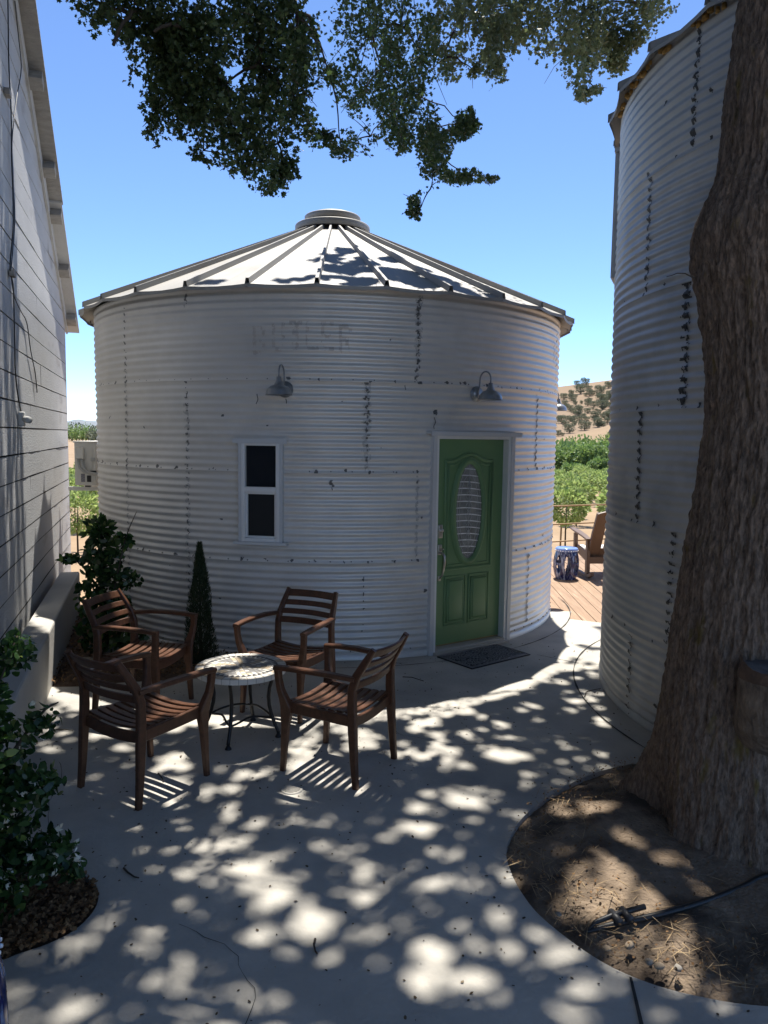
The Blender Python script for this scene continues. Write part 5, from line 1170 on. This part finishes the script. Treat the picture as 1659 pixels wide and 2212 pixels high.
# ================================================================== ORCHARD, TREELINE, OAKS
def crown_pts(n, rx, ry, rz, seed, clump=2.2, hollow=.5):
    g = np.random.default_rng(seed); d_ = g.normal(size=(n*2, 3)); d_ /= np.linalg.norm(d_, axis=1)[:, None]
    lump = 1+.32*fbm(d_[:, 0]*clump+seed, d_[:, 1]*clump, d_[:, 2]*clump, 2)
    r = (hollow+(1-hollow)*g.random(n*2)**.6)*lump; P = d_*r[:, None]*np.array([rx, ry, rz]); return P[:n]
def plant_tree(name, label, cat, group, H, cr, cz, n, ls, m, seed, shape=HEXA, trunk=.02, lumps=None, hollow=.5):
    t = thing(name, label, cat, (0, 0, 0), 0, group)
    if lumps is None: P = crown_pts(n, cr, cr, cz, seed)+np.array([0, 0, H-cz])
    else: P = np.vstack([crown_pts(int(n/len(lumps)), *l[3:6], seed+i, hollow=hollow)+np.array(l[:3]) for i, l in enumerate(lumps)])
    obj('crown', leaves('crown', P, ls, m, shape, seed=seed, fold=.2), t)
    part('trunk', M['twig'], t, lambda b: b.tube([(0, 0, -.1), (trunk*.5, 0, H*.4), (0, trunk, H*.75)], [trunk, trunk*.8, trunk*.5], 7))
    return t
OG = 'young orchard trees in rows behind the deck'
protos = [plant_tree('orchard_tree', 'young bushy orchard tree with pale green leaves', 'tree', OG, 1.42+.1*i, .52+.04*i, .46, 1500, .085, M['orchard'], 50+i, trunk=.022) for i in range(3)]
near_tree = plant_tree('orchard_tree', 'nearest young orchard tree', 'tree', OG, 1.62, .47, .42, 1700, .075, M['orchard'], 59, trunk=.022)
spots = []
for r_ in range(14):
    yy = 25.5+r_*3.9
    for xx in np.arange(-.46*yy-3, -.30*yy, 1.75+.012*yy): spots.append((xx+random.uniform(-.2, .2), yy+random.uniform(-.3, .3)))
    for xx in np.arange(.17*yy, .34*yy+2, 1.75+.012*yy): spots.append((xx+random.uniform(-.2, .2), yy+random.uniform(-.3, .3)))
spots[:0] = [(4.06, 17.0)]
spots += [(5.75, 18.6), (-6.75, 16.8), (-7.9, 21.5), (-8.9, 22)]
for i, (x, y) in enumerate(spots):
    lab = 'young bushy orchard tree with pale green leaves in the rows behind the deck'
    if (x, y) == (4.06, 17.0): lab = 'nearest young orchard tree, just above the blue garden stool, with a staked trunk'
    o = near_tree if i == 0 else protos[i-1] if i < 4 else dup(protos[i % 3]); o.location = (x, y, float(ground_z(np.array(x), np.array(y)))); sc = random.uniform(.9, 1.12)*(1+.004*max(0, y-20)); o.scale = (sc, sc, sc*.97); o.rotation_euler = (0, 0, random.uniform(0, 6)); o['label'] = lab
    if (x, y) == (4.06, 17.0): o.scale = (1, 1, 1)
b = MB(); gz = float(ground_z(np.array(3.94), np.array(16.95))); b.tube([(3.93, 16.95, gz), (3.95, 16.97, gz+1.0)], .02, 6); tag(b.build('tree_stake', M['rust']), 'thin wooden stake beside the nearest young orchard tree', 'stake')
TG = 'green trees along the creek below the hill'
RIP = [(.215, 74, 3.2, 2.1), (.240, 76, 3.9, 2.6), (.262, 72, 3.75, 2.2), (.283, 75, 3.6, 2.2), (.300, 73, 3.9, 2.4), (.228, 82, 3.8, 2.3), (.252, 84, 4.3, 2.5), (.275, 83, 4.2, 2.6), (.292, 82, 4.4, 2.5), (.195, 77, 3.6, 2.4), (.178, 76, 3.5, 2.4), (.318, 76, 3.9, 2.5), (.338, 77, 3.9, 2.5), (.245, 66, 2.1, 1.2), (.279, 66, 2.6, 1.3), (.207, 68, 1.9, 1.1)]
RL = ['round light green tree', 'broad bright green tree', 'dense mid green tree', 'tall full green tree']
for i, (ax, y, H, r_) in enumerate(RIP):
    lm = [(0, 0, H*.5, r_, r_, H*.5), (r_*.3, -r_*.5, H*.66, r_*.5, r_*.5, H*.3), (-r_*.45, -r_*.4, H*.6, r_*.5, r_*.5, H*.3), (r_*.5, -.3, H*.42, r_*.6, r_*.6, H*.36), (-r_*.5, -.2, H*.40, r_*.6, r_*.6, H*.36), (0, -.4, H*.25, r_*.8, r_*.6, H*.3)]
    t = plant_tree('creek_tree', RL[i % 4]+' in the belt along the creek below the dry hill', 'tree', TG, H, r_, H*.5, 5200, .27, M['riparian'], 80+i, trunk=.12, lumps=lm, hollow=.72)
    t.location = (ax*y, y, -2.1)
LT = 'trees beyond the dry field at the left'
for i, (ax, d_, top, r_, m) in enumerate([(-.425, 400, .0085, 5.5, 'riparian'), (-.412, 390, .0112, 5.0, 'riparian'), (-.400, 395, .0135, 4.5, 'faroak'), (-.392, 385, .0122, 5.2, 'riparian'), (-.382, 390, .0105, 5.5, 'riparian'), (-.374, 380, .009, 4.5, 'faroak'), (-.440, 395, .010, 5.5, 'riparian'), (-.36, 390, .010, 5.5, 'riparian'), (-.34, 395, .011, 6, 'riparian')]):
    H = 4.2+top*d_*1.0; t = plant_tree('field_tree', ('grey green oak' if m == 'faroak' else 'rounded green tree')+' beyond the dry field between barn and bin', 'tree', LT, H, r_, H*.5, 900, .75, M[m], 120+i, trunk=.3,
        lumps=[(0, 0, H*.55, r_, r_, H*.46), (r_*.5, -1, H*.38, r_*.6, r_, H*.36), (-r_*.5, -1, H*.36, r_*.6, r_, H*.34)])
    t.location = (ax*d_, d_, -2.0)
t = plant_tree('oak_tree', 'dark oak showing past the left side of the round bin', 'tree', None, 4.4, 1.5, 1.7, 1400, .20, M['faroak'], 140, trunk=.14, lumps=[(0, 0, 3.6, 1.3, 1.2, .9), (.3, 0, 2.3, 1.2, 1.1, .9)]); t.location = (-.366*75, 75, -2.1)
# oaks over the hillside: (u, v of the foot, width) in the zoomed window, set where the slope meets that ray
def w3(x, y): return ((2050+x*.37086)*.57604, (1380+y*.37086)*.57604)
HO = [(305,180,58),(388,192,88),(338,262,90),(425,225,50),(430,285,66),(540,268,100),(465,275,46),(250,330,62),(275,345,50),(415,385,70),(475,395,66),(560,360,100),(630,300,70),(625,205,66),(600,350,50),(205,400,44),(235,440,66),(325,480,96),(270,465,60),(490,520,84),(560,420,86),(610,520,86),(150,560,90),(190,590,60),(240,545,44),(280,575,44),(330,550,66),(400,550,66),(225,660,96),(385,632,96),(515,600,100),(615,570,70),(115,690,60),(160,690,34),(570,600,50),(120,540,50),(700,300,80),(720,420,90),(690,520,80),(60,600,70),(20,520,80),(640,400,60)]
OGp = 'oaks scattered over the dry hillside'
g_ = np.random.default_rng(14); HO += [(float(g_.uniform(170, 690)), float(g_.uniform(270, 600)), float(g_.uniform(26, 62))) for _ in range(34)]
op = []
for i in range(4):
    q = plant_tree('hill_oak', 'small grey green oak scattered over the dry golden hillside', 'tree', OGp, 1.0, .5, .33, 1500, .062, M['faroak'], 160+i, trunk=.035, hollow=.35, lumps=[(0, 0, .52, .5, .5, .36), (.2, .1, .74, .30, .30, .22), (-.2, -.1, .68, .32, .32, .22), (.05, 0, .32, .42, .42, .2)]); op.append(q)
for i, (x, y, wd_) in enumerate(HO):
    d_ = ray(*w3(x, y)); d_ = d_/d_[1]; D = None
    for dd_ in np.linspace(238, 660, 900):
        if CAMH+d_[2]*dd_ <= float(main_z(np.array(d_[0]), np.array(dd_))): D = dd_; break
    if D is None: D = 640.
    o = op[i] if i < 4 else dup(op[i % 4]); s = wd_*.37086*.57604/1659/F*D*1.22
    o.location = (d_[0]*D, D, float(main_z(np.array(d_[0]), np.array(D)))-s*.05); o.scale = (s*random.uniform(.9, 1.25), s, s*random.uniform(.85, 1.05)); o.rotation_euler = (0, 0, random.uniform(-.4, .4)+PI*(i % 2))
    if i == 0: o['label'] = 'left and flatter of the two oaks on the hill crest'
    if i == 1: o['label'] = 'right and rounder of the two oaks on the hill crest'
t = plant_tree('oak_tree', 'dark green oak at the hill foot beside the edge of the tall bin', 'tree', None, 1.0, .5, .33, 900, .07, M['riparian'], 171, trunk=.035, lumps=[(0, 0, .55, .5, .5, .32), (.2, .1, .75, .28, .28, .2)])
t.location = (.290*118, 118, -.9); t.scale = (4.6, 4.6, 4.6)
bpy.context.view_layer.update()
